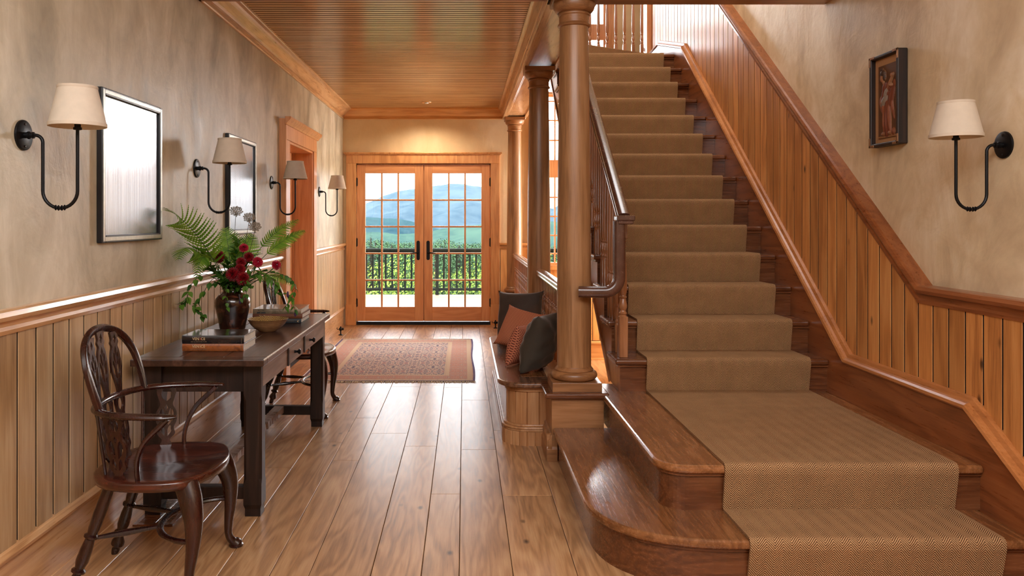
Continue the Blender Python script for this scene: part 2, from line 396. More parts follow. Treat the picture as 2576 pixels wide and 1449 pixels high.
# ---- crown mouldings
def crown_profile(p, h0=2.69, h1=2.83):
    pr = [(0, h0), (.016, h0), (.020, h0+.008), (.016, h0+.016), (.010, h0+.018), (.010, h0+.042), (.022, h0+.044)]
    for i in range(9):
        a = i/8; pr.append((.022+(p-.022-.012)*(a**1.0)*(.6+.4*a), h0+.046+(h1-h0-.066)*(a - .10*sin(2*pi*a))))
    pr += [(p-.006, h1-.018), (p, h1-.014), (p, h1), (0, h1)]
    return pr
cr = MB(); cr.prism(crown_profile(.12), 4.7, 10.43, lambda u, v, a: (-1.59+u, a, v), .3)
struct(cr.build('trim_1', M['trim_y'], sharp=0))
cr = MB(); cr.prism(crown_profile(.09), -1.59, .52, lambda u, v, a: (a, 10.43-u, v), .5)
struct(cr.build('trim_2', M['trim_x']))
# beam over the columns with its crown on the hall side
bm_ = MB(); bm_.prism(crown_profile(.075), 4.7, 10.43, lambda u, v, a: (.515-u, a, v), .2)
bm_.box(.513, .80, 4.7, 10.43, 2.705, 2.97, .6)
bm_.box(.513, .545, 4.7, 10.43, 2.69, 2.705, .6); bm_.box(.77, .80, 4.7, 10.43, 2.69, 2.705, .6); bm_.box(.545, .56, 4.7, 10.43, 2.697, 2.706, .1)
bm_.box(.80, .825, 4.87, 10.43, 2.72, 2.76, .6)
struct(bm_.build('trim_3', M['trim_y'], bevel=.002, seg=1))
hd = MB().box(-1.62, .5, 4.5, 4.79, 2.69, 3.42); struct(hd.build('trim_4', M['col_x'], bevel=.004))
hd = MB().box(.5, 2.2, 4.5, 4.86, 2.69, 3.42); struct(hd.build('trim_5', M['col_x'], bevel=.004))

# ---- wainscot
M['groove'] = plain('wainscot_groove_shade', (24, 13, 8), .8)  # near-black holds the shade of the gaps between boards
def boards(mb, a0, a1, wd, z0f, z1f, fn, th=.02, gap=.009, rs=random.Random(11), ch=.002):
    n = max(1, round((a1-a0)/wd)); wd = (a1-a0)/n
    for i in range(n):
        a = a0+i*wd+gap/2; b = a+wd-gap
        pr = [(a, 0), (a, th-ch), (a+ch, th), (b-ch, th), (b, th-ch), (b, 0)]
        vs = [fn(u, q, z0f(u)) for u, q in pr] + [fn(u, q, z1f(u)) for u, q in pr]
        m = len(pr); rr = rs.random(); q_ = lambda j: (j, (j+1) % m, m+(j+1) % m, m+j)
        mb.add(vs, [list(range(m))[::-1], list(range(m, 2*m))]+[q_(j) for j in (1, 2, 3, 5)], rr); mb.add(vs, [q_(0), q_(4)], rr, False, 1)   # groove sides coloured dark to stand for shade
    return mb
CAPP = [(0, .985), (.022, .985), (.026, 1.0), (.020, 1.012), (.020, 1.03), (.040, 1.035), (.046, 1.05), (.040, 1.066), (.03, 1.072), (0, 1.072)]
BASEP = [(0, 0), (.016, 0), (.016, .02), (.012, .022), (.012, .205), (.026, .208), (.030, .222), (.024, .24), (.014, .252), (0, .252)]
c_ = lambda k: (lambda u: k)
fnL = lambda u, q, z: (-1.59+q, u, z)
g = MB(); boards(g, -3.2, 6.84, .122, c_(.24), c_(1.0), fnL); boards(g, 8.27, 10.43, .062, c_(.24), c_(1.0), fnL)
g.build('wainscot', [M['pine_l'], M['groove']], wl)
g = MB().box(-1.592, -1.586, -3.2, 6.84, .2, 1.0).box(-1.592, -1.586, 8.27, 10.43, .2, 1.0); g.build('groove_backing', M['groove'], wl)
g = MB(); fn = lambda u, v, a: (-1.588+u, a, v)
g.prism(CAPP, -3.2, 6.84, fn); g.prism(CAPP, 8.27, 10.42, fn); struct(g.build('trim_6', M['trim_y']))
g = MB(); g.prism(BASEP, -3.2, 6.84, fn); g.prism(BASEP, 8.27, 10.4, fn); struct(g.build('baseboard_left', M['trim_y']))
# back wall: strips of wainscot left and right of the doors and below the stair window
fnB = lambda u, q, z: (u, 10.43-q, z)
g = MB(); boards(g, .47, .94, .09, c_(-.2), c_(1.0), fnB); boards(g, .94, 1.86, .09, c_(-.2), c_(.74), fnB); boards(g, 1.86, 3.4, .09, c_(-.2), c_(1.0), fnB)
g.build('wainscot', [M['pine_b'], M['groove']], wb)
g = MB(); fb = lambda u, v, a: (a, 10.43-u, v)
g.prism(CAPP, .463, .93, fb); struct(g.build('trim_7', M['trim_x']))
g = MB(); g.prism([(u, v-.46) for u, v in BASEP], .79, 3.4, fb); struct(g.build('baseboard_back', M['trim_x']))

# right wall: skirt board, slanting wainscot, slanting cap
SK = [(-3.2, .25), (2.77, .25), (3.35, .598), (4.416, .602), (7.73, 3.055), (8.68, 3.295), (9.15, 3.27), (9.56, 3.44)]
def prof(pts, u):
    for (a, b), (c, d) in zip(pts[:-1], pts[1:]):
        if u <= c: return b+(d-b)*(u-a)/(c-a)
    return pts[-1][1]
CT = [(-3.2, 1.05), (3.74, 1.05), (9.6, 1.05+5.86*.741)]
fnR = lambda u, q, z: (2.2-q, u, z)
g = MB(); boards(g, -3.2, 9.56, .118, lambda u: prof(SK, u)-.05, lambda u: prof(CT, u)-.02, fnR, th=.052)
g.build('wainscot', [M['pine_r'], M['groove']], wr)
g = MB(); n = 40
pts = [(a, .0) for a in ()]
poly = [(-3.2, .2)]+[(u, v-.05) for u, v in SK[1:-1]]+[(9.56, 3.3), (9.56, 5.3), (3.74, .98), (-3.2, .98)]
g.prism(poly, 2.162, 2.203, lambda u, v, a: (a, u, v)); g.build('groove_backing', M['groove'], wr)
def sweep_profile(mb, pts, pr, fn):
    """profile (out, up) swept along a broken line in the wall's plane, mitred"""
    n = len(pts); vs = []; fs = []; m = len(pr)
    for i, (u, v) in enumerate(pts):
        d0 = Vector((pts[i][0]-pts[max(i-1,0)][0], pts[i][1]-pts[max(i-1,0)][1])); d1 = Vector((pts[min(i+1,n-1)][0]-u, pts[min(i+1,n-1)][1]-v))
        if d0.length == 0: d0 = d1
        if d1.length == 0: d1 = d0
        d0.normalize(); d1.normalize(); n0 = Vector((-d0.y, d0.x)); n1 = Vector((-d1.y, d1.x)); nn = (n0+n1).normalized(); k = 1/max(.5, nn.dot(n0))
        for q, h in pr: vs.append(fn(u+nn.x*h*k, q, v+nn.y*h*k))
    for i in range(n-1):
        for j in range(m): fs.append((i*m+j, i*m+(j+1) % m, (i+1)*m+(j+1) % m, (i+1)*m+j))
    fs.append(list(range(m))[::-1]); fs.append([(n-1)*m+j for j in range(m)])
    return mb.add(vs, fs, .4)
g = MB(); sweep_profile(g, [(-3.2, 1.07), (3.74, 1.07), (9.56, 1.07+5.82*.741)], [(0, -.085), (.056, -.085), (.058, -.07), (.053, -.06), (.055, -.042), (.072, -.036), (.08, -.02), (.074, -.004), (.062, 0), (0, 0)], fnR)
struct(g.build('trim_8', M['skirt']))
g = MB(); g.prism([(-3.2, 0)]+SK+[(9.56, 2.7), (8.2, 2.7), (4.7, .2), (4.7, 0)], 2.11, 2.2, lambda u, v, a: (a, u, v), .3)
struct(g.build('baseboard_right', M['skirt']))
M['skcap'] = wood('skirt_cap', (140, 82, 42), (176, 112, 62), (198, 136, 86), 'y', rough=.3, coat=.3, var=.06, rings=2)
g = MB(); sweep_profile(g, SK[:-1], [(0, -.02), (.098, -.02), (.104, -.012), (.1, 0), (.09, .008), (.078, .012), (.07, .03), (.055, .034), (0, .034)], fnR)
struct(g.build('trim_9', M['skcap']))

# ---- side door in the left wall, set in a deep panelled jamb
g = MB(); CX = -1.53
g.box(-1.80, CX, 6.84, 6.86, 0, 2.25); g.box(-1.60, CX, 6.86, 7.0, 0, 2.07)
g.box(-1.60, CX, 8.12, 8.26, 0, 2.07); g.box(-1.60, CX+.001, 6.8415, 8.259, 2.071, 2.235)
g.prism([(0,2.195),(.012,2.195),(.02,2.21),(.045,2.235),(.052,2.25),(.052,2.262),(0,2.262)], 6.80, 8.30, lambda u, v, a: (CX+u-.002, a, v))
struct(g.build('trim_10', [M['doorwood']], bevel=.003))
g = MB(); g.box(-1.85, -1.545, 8.10, 8.125, 0, 2.07); g.box(-1.85, -1.545, 6.99, 7.01, 0, 2.07); g.box(-1.85, -1.545, 7.01, 8.10, 2.05, 2.075)
g.box(-1.75, -1.725, 8.075, 8.10, 0, 2.05); g.box(-1.75, -1.725, 7.01, 7.035, 0, 2.05)
struct(g.build('trim_11', M['doorwood'], bevel=.002))
ds = sempty('door_3', (-1.74, 7.55, 0))
g = MB()
wall_cells(g, 'y', -1.775, -1.74, 7.035, 8.075, .01, 2.045, [(7.15,7.51,1.08,1.93),(7.60,7.96,1.08,1.93),(7.15,7.51,.2,.98),(7.60,7.96,.2,.98)])
g.build('door_frame', M['doorwood'], ds)
for a, b in ((7.15, 7.51), (7.60, 7.96)):
    for c, d in ((1.08, 1.93), (.2, .98)):
        g = MB().box(-1.77, -1.752, a, b, c, d); g.add([(-1.752,a,c),(-1.752,b,c),(-1.752,b,d),(-1.752,a,d),(-1.742,a+.05,c+.05),(-1.742,b-.05,c+.05),(-1.742,b-.05,d-.05),(-1.742,a+.05,d-.05)],
              [(0,1,5,4),(1,2,6,5),(2,3,7,6),(3,0,4,7),(4,5,6,7)], .4)
        g.build('door_panel', M['doorwood'], ds)
g = MB().lathe([(.004,0),(.02,.0),(.02,.006),(.009,.012),(.009,.035),(.024,.045),(.027,.058),(.018,.07),(.002,.073)], (-1.74, 7.10, .98), 16, axis='x'); g.build('door_knob', M['iron'], ds)

# ---- terrace doors
g = MB(); YC = 10.40
g.box(-1.545, -1.415, YC, 10.44, 0, 2.112); g.box(.345, .463, YC, 10.44, 0, 2.112); g.box(-1.545, .463, YC, 10.44, 2.112, 2.235)
g.box(-1.551, -1.413, YC-.012, 10.44, 0, .27); g.box(.343, .469, YC-.012, 10.44, 0, .27)
g.box(-1.575, .493, YC-.022, 10.44, 2.235, 2.256); g.box(-1.56, .478, YC-.012, 10.44, 2.222, 2.236)
g.box(-1.43, -1.400, 10.482, 10.53, 0, 2.12); g.box(.329, .36, 10.482, 10.53, 0, 2.12); g.box(-1.43, .36, 10.482, 10.53, 2.088, 2.14)
struct(g.build('trim_12', M['trim_z'], bevel=.004))
g = MB(); g.box(-1.415, .345, 10.43, 10.52, -.01, .04); struct(g.build('trim_13', M['black'], bevel=.003))
def french(nm, x0, x1, gx0, gx1, hx, sgn, hinge_x):
    z0, z1, gz0, gz1 = .047, 2.095, .234, 1.985; y0, y1 = 10.435, 10.48
    d = sempty(nm, ((x0+x1)/2, 10.45, 0))
    g = MB().box(x0, gx0, y0, y1, z0, z1).box(gx1, x1, y0, y1, z0, z1); g.build('stile', M['doorwood'], d, bevel=.003)
    g = MB().box(gx0, gx1, y0, y1, z0, gz0).box(gx0, gx1, y0, y1, gz1, z1); g.build('door_rail', M['doorwood_x'], d, bevel=.003)
    g = MB(); bw = .011
    for i in (1, 2):
        x = gx0+(gx1-gx0)*i/3; g.box(x-bw, x+bw, y0+.006, y1-.006, gz0, gz1)
    for i in range(1, 5):
        z = gz0+(gz1-gz0)*i/5; g.box(gx0, gx1, y0+.007, y1-.007, z-bw, z+bw)
    g.build('glazing_bars', M['doorwood'], d, bevel=.004)
    MB().box(gx0, gx1, y0+.02, y0+.024, gz0, gz1).build('glass', M['glass'], d)
    g = MB(); pl = []
    for k in range(24):
        a = 2*pi*k/24; pl.append((hx+.022*cos(a), .975+(.105 if sin(a) > 0 else -.105)+.022*sin(a)))
    g.prism(pl, y0-.008, y0, lambda u, v, a: (u, a, v)); hp = g.build('handle_plate', M['black'], d, bevel=.002)
    g = MB().tube([(hx, y0-.008, .945), (hx, y0-.045, .945), (hx+sgn*.02, y0-.055, .945), (hx+sgn*.10, y0-.055, .94)], [.009, .009, .008, .006], 8); g.build('lever', M['black'], hp)
    for hz in (.29, 1.08, 1.87):
        g = MB().lathe([(.008, -.05), (.008, .05)], (hinge_x, y0-.004, hz), 10).lathe([(.005, -.058), (.005, .058)], (hinge_x, y0-.004, hz), 8); g.box(hinge_x-.012, hinge_x+.012, y0-.003, y0+.002, hz-.05, hz+.05)
        g.build('hinge', M['black'], d)
french('door_1', -1.406, -.536, -1.297, -.651, -.604, -1, -1.409)
french('door_2', -.526, .335, -.417, .224, -.474, 1, .34)
g = MB().box(-.545, -.517, 10.47, 10.49, .047, 2.09); struct(g.build('trim_14', M['doorwood']))

# ---- stair windows
def window(nm, x0, x1, z0, z1, bars_x, bars_z, solid=(), fr=.035):
    d = sempty(nm, ((x0+x1)/2, 10.5, z0)); y0, y1 = 10.45, 10.51
    g = MB().box(x0, x0+fr, y0, y1, z0, z1).box(x1-fr, x1, y0, y1, z0, z1).box(x0, x1, y0, y1, z0, z0+fr).box(x0, x1, y0, y1, z1-fr, z1)
    for a, b in solid: g.box(x0, x1, y0-.01, y1, a, b)
    g.build('window_frame', M['doorwood'], d, bevel=.003)
    g = MB()
    for x in bars_x: g.box(x-.009, x+.009, y0+.01, y1-.01, z0, z1)
    for z in bars_z: g.box(x0, x1, y0+.011, y1-.011, z-.009, z+.009)
    g.build('glazing_bars', M['doorwood'], d)
    MB().box(x0, x1, y0+.028, y0+.032, z0, z1).build('glass', M['glass'], d)
    return d
window('window_1', .94, 1.86, .78, 3.02, [1.19, 1.42, 1.64], [.93, 1.17, 1.42, 1.67, 2.42, 2.68, 2.93], [(1.93, 2.16)])
window('window_2', .94, 1.86, 3.36, 5.2, [1.25, 1.62], [4.5], [(3.73, 3.94)])
g = MB()
for x in (.84, 1.86): g.box(x, x+.1, 10.40, 10.44, .74, 3.02); g.box(x, x+.1, 10.40, 10.44, 3.25, 5.3)
g.box(.84, 1.96, 10.40, 10.44, 5.2, 5.3); g.box(.84, 1.96, 10.40, 10.44, 3.25, 3.36); g.box(.82, 1.98, 10.385, 10.44, .72, .78)
struct(g.build('trim_15', M['trim_z'], bevel=.004))

# ---- upper landing floor
LA = (.80, 8.16); LB = (2.11, 8.97)
g = MB().prism([LA, LB, (2.2, 9.0), (2.2, 9.56), (3.4, 9.56), (3.4, 10.43), (.80, 10.43)], 3.03, 3.23)
struct(g.build('floor', M['stair_x']))

# ---- knee wall under the guard rails
g = MB()
for a, b in ((4.86, 6.78), (7.06, 10.15)):
    g.box(.54, .76, a, b, -.3, .365); g.box(.52, .78, a, b, .362, .39)
struct(g.build('trim_16', M['trim_y'], bevel=.004))

# ================================================================== STAIRCASE
st = thing('staircase', (1.4, 4.6, 0), 'red-brown oak staircase with curved bottom steps rising along the right wall', 'staircase')
def superc(cx, cy, rx, ry, p, n, a0, a1):
    out = []
    for i in range(n+1):
        a = a0+(a1-a0)*i/n; c, s = cos(a), sin(a)
        out.append((cx+rx*math.copysign(abs(c)**(2/p), c), cy+ry*math.copysign(abs(s)**(2/p), s)))
    return out
def step1(d):
    return [(.507+d, 4.557)]+superc(1.04, 3.45, .533-d, .505-d, 2.5, 22, pi, 1.5*pi)+[(2.11, 2.945+d), (2.11, 4.557)]
def step2(d):
    return [(.79+d, 4.86)]+superc(.92, 3.36, .13-d*.9, .13-d, 2.0, 10, pi, 1.5*pi)+[(2.11, 3.23+d), (2.11, 4.86)]
MB().prism(step1(0), .155, .19).build('tread', M['stair_y'], st, bevel=.013, seg=3)
MB().prism(step1(.028), 0, .157).build('riser', M['stair_x'], st)
MB().prism(step1(.018), .143, .156).build('cove_moulding', M['stair_x'], st)
MB().prism(step2(0), .345, .38).build('tread', M['stair_y'], st, bevel=.013, seg=3)
MB().prism(step2(.028), .19, .347).build('riser', M['stair_x'], st)
MB().prism(step2(.018), .333, .346).build('cove_moulding', M['stair_x'], st)
XS = .904
NT = 16
for n in range(3, NT+1):
    y = YN(n); z = n*R_; yb = y+T_+.05
    g = MB()
    if n < NT: g.box(XS-.028, 2.11, y, yb, z-.034, z)
    else: g.prism([(XS-.028, y), (2.11, y), (2.11, 9.02), LB, LA, (XS-.028, 8.16)], z-.034, z)
    g.build('tread', M['stair_x'], st, bevel=.012, seg=3)
    g = MB().box(XS+.001, 2.11, y+.0295, y+.05, z-R_, z-.033); g.box(XS-.004, 2.11, y+.016, y+.0285, z-.047, z-.0335)
    # scroll bracket return under the nosing on the open side
    g.box(XS-.014, XS-.0005, y+.014, yb-.02, z-.049, z-.0335)
    g.build('riser', M['stair_x'], st)
g = MB()  # last riser up to the landing, on a slant
dx, dy = LB[0]-LA[0], LB[1]-LA[1]; L = sqrt(dx*dx+dy*dy); nx, ny = -dy/L, dx/L
g.prism([LA, LB, (LB[0]+nx*.02, LB[1]+ny*.02), (LA[0]+nx*.02, LA[1]+ny*.02)], NT*R_, 17*R_-.02); g.build('riser', M['stair_x'], st)
# open side stringer, saw-toothed top
lowz = lambda y: max(.379, .373+.73*(y-4.93))
g = MB()
for n in range(3, NT+1):
    a_, b_ = YN(n)+.03, YN(n+1)+.03
    z1_ = n*R_-.034; zc0 = (n+1)*R_
    cuts = [a_, b_] if not (a_ < 4.94 < b_) else [a_, 4.94, b_]
    for q0, q1 in zip(cuts[:-1], cuts[1:]): g.prism([(q0, lowz(q0)), (q1, lowz(q1)), (q1, z1_), (q0, z1_)], XS, XS+.03, lambda u, v, a: (a, u, v), .3)
g.build('stringer', M['bal'], st)
g = MB().prism([(4.93, .373), (8.3, .373+.73*3.37), (8.3, .373+.73*3.37+.03), (4.93, .403)], XS+.03, 2.19, lambda u, v, a: (a, u, v)); g.build('soffit', M['plas_b'], st)
# sloping moulding along the lower edge of the stringer
g = MB().prism([(4.94, .373), (8.3, .373+.73*3.36), (8.3, .41+.73*3.36), (4.94, .41)], XS-.01, XS, lambda u, v, a: (a, u, v)); g.build('stringer_bead', M['bal'], st)

# ---- runner of herringbone wool
def runner_path():
    p = []
    def nose(y, z):        # round over a nosing; y = nosing face, z = tread height
        p.append((y-.010, z-.030))
        for i in range(6):
            a = pi+(-pi/2)*i/5; p.append((y+.014+.024*cos(a), z-.012+.024*sin(a)))
    ns = [(2.945, .19), (3.23, .38)]+[(YN(n), n*R_) for n in range(3, NT+1)]
    zprev = 0; p.append((2.945+.026, 0.0))
    for i, (y, z) in enumerate(ns):
        if i: p.append((y+.016, zprev+.011))
        nose(y, z); zprev = z
    return p
pth = runner_path()
g = MB(); X0, X1 = 1.055, 2.0; s_ = 0; NX = 2
ln = [0]
for a, b in zip(pth[:-1], pth[1:]): ln.append(ln[-1]+sqrt((a[0]-b[0])**2+(a[1]-b[1])**2))
last = [(8.30, NT*R_+.012)]
for i in range(len(pth)-1):
    a, b = pth[i], pth[i+1]
    dy_, dz_ = b[0]-a[0], b[1]-a[1]
    g.add([(X0,a[0],a[1]),(X1,a[0],a[1]),(X1,b[0],b[1]),(X0,b[0],b[1])], [(0,1,2,3)], 0, True,
          uvs=[[(X0, ln[i]), (X1, ln[i]), (X1, ln[i+1]), (X0, ln[i+1])]])
# back face close-out: thin skirt at the two sides
for X, sg in ((X0, 1), (X1, -1)):
    for i in range(len(pth)-1):
        a, b = pth[i], pth[i+1]; t = Vector((b[0]-a[0], b[1]-a[1]));
        if t.length < 1e-6: continue
        t.normalize(); nn = Vector((t.y, -t.x))*.011
        f = [(X,a[0],a[1]),(X,b[0],b[1]),(X,b[0]+nn.x,b[1]+nn.y),(X,a[0]+nn.x,a[1]+nn.y)]
        g.add(f, [(0,1,2,3)] if sg < 0 else [(3,2,1,0)], 0, False, uvs=[[(0,ln[i]),(0,ln[i+1]),(.01,ln[i+1]),(.01,ln[i])]])
# winder tread, slanted last riser and landing
zl = 17*R_+.012; e = .012
A = (X0, LA[1]+(X0-LA[0])*dy/dx); B = (2.05, LA[1]+(2.05-LA[0])*dy/dx)
Ai = (A[0]-nx*e, A[1]-ny*e); Bi = (B[0]-nx*e, B[1]-ny*e)
zt = NT*R_+.012; yn = pth[-1][0]; zc_ = pth[-1][1]
g.add([(X0,yn,zc_),(X1,yn,zc_),(X1,8.9,zt),(Bi[0],Bi[1],zt),(Ai[0],Ai[1],zt)], [(0,1,2,3,4)], 0, False, uvs=[[(X0,0),(X1,0),(X1,.7),(B[0],.75),(X0,.2)]])
g.add([(Ai[0],Ai[1],zt),(Bi[0],Bi[1],zt),(Bi[0],Bi[1],zl-.01),(Ai[0],Ai[1],zl-.01),(A[0],A[1],zl),(B[0],B[1],zl)], [(0,1,2,3),(3,2,5,4)], 0, False,
      uvs=[[(0,0),(1,0),(1,.19),(0,.19)],[(0,.19),(1,.19),(1,.2),(0,.2)]])
A0 = (.80+e, LA[1]+e*dy/dx)
g.add([(A[0],A[1],zl),(B[0],B[1],zl),(1.9,9.9,zl),(.86,9.9,zl),(.86,A[1]-.1,zl)], [(0,1,2,3,4)], 0, False, uvs=[[(0,0),(1,0),(.9,1.3),(0,1.3),(0,.2)]])
rn = g.build('stair_runner', M['herr'], sharp=50)
tag(rn, 'tan and brown herringbone wool runner covering the middle of the stairs', 'carpet')
M['jute'] = plain('jute_carpet', (196, 164, 118), .95, noise=.25)
g = MB().box(.86, 2.0, 5.2, 8.6, -.46, -.445); o = g.build('carpet', M['jute'], bevel=.004); tag(o, 'plain tan carpet on the lower floor seen between column and stairs', 'carpet')

# ---- balusters
def baluster_mb(h, s=.030, sb=.17, st_=.12, n=12):
    """square foot, vase with beads, slender tapering shaft, square top"""
    g = MB(); q = s/2
    g.box(-q, q, -q, q, 0, sb, .3)
    a = h-sb-st_; z = sb
    pr = [(q*.95, z-.002), (q*.72, z+.008), (q*1.0, z+.018), (q*.66, z+.028), (q*.62, z+.036), (q*.98, z+.05), (q*1.02, z+.066), (q*.7, z+.095), (q*.58, z+.105), (q*.98, z+.113), (q*.6, z+.121),
          (q*.88, z+.14), (q*.98, z+.17)]
    z2 = z+a
    pr += [(q*.86, z+.17+(a-.25)*.5), (q*.6, z2-.075), (q*.56, z2-.06), (q*.95, z2-.05), (q*.6, z2-.04), (q*.6, z2-.03), (q*.95, z2-.018), (q*.62, z2-.01), (q*.9, z2+.002)]
    g.lathe(pr, n=n, rnd=.3)
    g.box(-q*.9, q*.9, -q*.9, q*.9, z2, h, .3)
    return g
RAILZ = lambda y: 1.405+.73*(y-4.60)       # underside line of the sloping rail (centre) minus half its depth
bl = thing('stair_balustrade', (.93, 4.6, .57), 'dark brown handrail on turned balusters along the open side of the stairs', 'railing')
protos = []
for k in range(3):
    y = YN(3)+.087+.0868*k; protos.append(None)
org = W[bl]
first = [None]*3
for n in range(3, NT+1):
    for k in range(3):
        y = YN(n)+.087+.0868*k; z = n*R_
        if y > 8.1: continue
        if n == 3 and k == 0:
            g = baluster_mb(.80+.02, .05, .24); o = g.build('newel_baluster', M['bal'], bl, local=True, bevel=.002, seg=1); o.location = Vector((.934, y, z))-org; continue
        if first[k] is None:
            h = RAILZ(y)-.02-z+.012
            first[k] = baluster_mb(h).build('baluster', M['bal'], bl, local=True, bevel=.0015, seg=1); o = first[k]
        else:
            o = first[k].copy(); C.objects.link(o); o.parent = bl
        o.location = Vector((.934, y, z))-org
RS = [(-.5,-.44),(-.42,-.5),(.42,-.5),(.5,-.44),(.5,-.3),(.43,-.18),(.43,-.05),(.49,.06),(.5,.18),(.47,.30),(.40,.40),(.28,.47),(.12,.5),(-.12,.5),(-.28,.47),(-.40,.40),(-.47,.30),(-.5,.18),(-.49,.06),(-.43,-.05),(-.43,-.18),(-.5,-.3)]
def railsec(w_, h_): return [(a*w_, b*h_) for a, b in RS]
zr = lambda y: RAILZ(y)+.008
g = MB().tube([(.915, 4.57, zr(4.57)), (.915, 6.5, zr(6.5)), (.915, 8.25, zr(8.25))], 1.0, sec=railsec(.068, .062), up=(0, 0, 1))
g.build('handrail', M['rail'], bl, sharp=30)
g = MB(); g.prism([(-.052,-.045),(.052,-.045),(.052,.05),(-.052,.05)], 0, .03, lambda u, v, a: (.915+u, 4.545+v, 1.372+a)); g.box(.872,.958,4.505,4.595,1.352,1.373)
g.build('rail_cap', M['rail'], bl, bevel=.006, seg=2)
pt = [(.886, 4.545, 1.37), (.886, 4.545, 1.05)]
for i in range(1, 10):
    a = i/9*pi/2; pt.append((.886-.085*(1-cos(a)), 4.545, 1.05-.085*sin(a)))
pt += [(.74, 4.545, .965), (.655, 4.56, .965)]
g = MB().tube(pt, 1.0, sec=[(a*1.0, b*1.0) for a, b in railsec(.062, .06)], up=(0, -1, 0)); 
g.build('rail_easing', M['rail'], bl, sharp=30)

# upper landing balustrade
ub = thing('landing_balustrade', (1.8, 9.2, 3.23), 'row of turned balusters on the upper landing in front of the window', 'railing')
fb0 = None
for k in range(8):
    x = 1.35+.1*k
    if fb0 is None: fb0 = baluster_mb(.86, .036).build('baluster', M['bal'], ub, local=True, bevel=.0015, seg=1); o = fb0
    else: o = fb0.copy(); C.objects.link(o); o.parent = ub
    o.location = Vector((x, 9.2, 3.23))-W[ub]
MB().box(2.10, 2.18, 9.16, 9.24, 3.23, 4.2).build('newel_post', M['doorwood'], ub, bevel=.004)
MB().tube([(1.3, 9.2, 4.115), (2.12, 9.2, 4.115)], 1.0, sec=railsec(.068, .06), up=(0, 0, 1)).build('handrail', M['rail'], ub)

# guard rails on the knee wall
def guard(y0, y1, label):
    t = thing('guard_rail', (.648, (y0+y1)/2, .39), label, 'railing', 'guard rails between the columns')
    n = int(round((y1-y0)/.093)); b0 = None
    for k in range(1, n):
        y = y0+(y1-y0)*k/n
        if b0 is None: b0 = baluster_mb(.52, .024, .13, .12).build('baluster', M['bal'], t, local=True); o = b0
        else: o = b0.copy(); C.objects.link(o); o.parent = t
        o.location = Vector((.648, y, .39))-W[t]
    MB().tube([(.648, y0, .932), (.648, y1, .932)], 1.0, sec=railsec(.075, .05), up=(0, 0, 1)).build('handrail', M['rail_y'], t, sharp=30)
guard(4.80, 6.83, 'low balustrade with honey-brown rail behind the cushions, between near and middle columns')
guard(7.01, 10.21, 'low balustrade with honey-brown rail between middle and far columns')

# ---- pedestals and columns
def pedestal(y0, y1, label, zb=0.0):
    t = thing('pedestal', (.65, (y0+y1)/2, zb), label, 'pedestal', 'oak pedestals under the columns')
    MB().box(.50, .80, y0, y1, zb, .362).build('pedestal_body', M['col_x'], t, bevel=.003)
    MB().box(.462, .826, y0-.034, y1, .358, .39).build('pedestal_cap', M['stair_x'], t, bevel=.01, seg=3)
    return t
t = pedestal(4.56, 4.90, 'square wooden pedestal under the nearest column beside the first step')
g = MB(); bp = [(0, 0), (.03, 0), (.03, .07), (.022, .085), (.022, .12), (.012, .13), (.010, .15), (0, .155)]
g.prism(bp, 4.5306, 4.87, lambda u, v, a: (.50-u, a, v)); g.prism(bp, .4705, .53, lambda u, v, a: (a, 4.56-u, v)); g.build('base_moulding', M['col_x'], t)
t = pedestal(6.80, 7.05, 'square wooden pedestal under the middle column at the end of the bench')
t = pedestal(10.12, 10.40, 'square wooden pedestal under the far column beside the terrace doors')
g = MB(); g.prism(bp, 10.0906, 10.40, lambda u, v, a: (.50-u, a, v)); g.prism(bp, .4705, .80, lambda u, v, a: (a, 10.12-u, v)); g.build('base_moulding', M['trim_x'], t)
def column(y, label):
    t = thing('column', (.648, y, .39), label, 'column', 'round maple columns holding the beam')
    MB().box(-.142, .142, -.142, .142, 0, .052).build('plinth', M['col_x'], t, local=True, bevel=.002)
    b = []
    for i in range(13):
        a = -pi/2+pi*i/12; b.append((.110+.026*cos(a), .052+.026+.026*sin(a)))
    b += [(.113, .106), (.113, .112), (.104, .122), (.1, .13)]
    MB().lathe([(.05, .05)]+b, n=40).build('column_base', M['col_x'], t, local=True)
    sh = []
    for i in range(13):
        u = i/12; sh.append((.1-.0165*max(0, u-.25)**1.4/(.75**1.4), .125+u*(2.13-.125)))
    MB().lathe(sh, n=40).build('shaft', M['col'], t, local=True)
    cp = [(.0835, 2.12), (.094, 2.125), (.097, 2.132), (.094, 2.139), (.0875, 2.144), (.0875, 2.185), (.094, 2.19), (.094, 2.198), (.088, 2.203)]
    for i in range(9):
        a = pi/2*i/8; cp.append((.09+.033*sin(a), 2.205+.05*(1-cos(a))))
    MB().lathe(cp+[(.123, 2.262)], n=40).build('capital', M['col_x'], t, local=True)
    MB().box(-.13, .13, -.13, .13, 2.262, 2.30).build('abacus', M['col_x'], t, local=True, bevel=.003)
    return t
c1 = column(4.705, 'nearest and largest looking round wooden column, standing on the pedestal beside the stairs')
for y, lb in ((6.92, 'middle round wooden column rising behind the cushions'), (10.27, 'far round wooden column against the back wall, right of the terrace doors')):
    o = copy_tree(c1); o.location = (.648, y, .39); o['label'] = lb; W[o] = Vector(o.location)

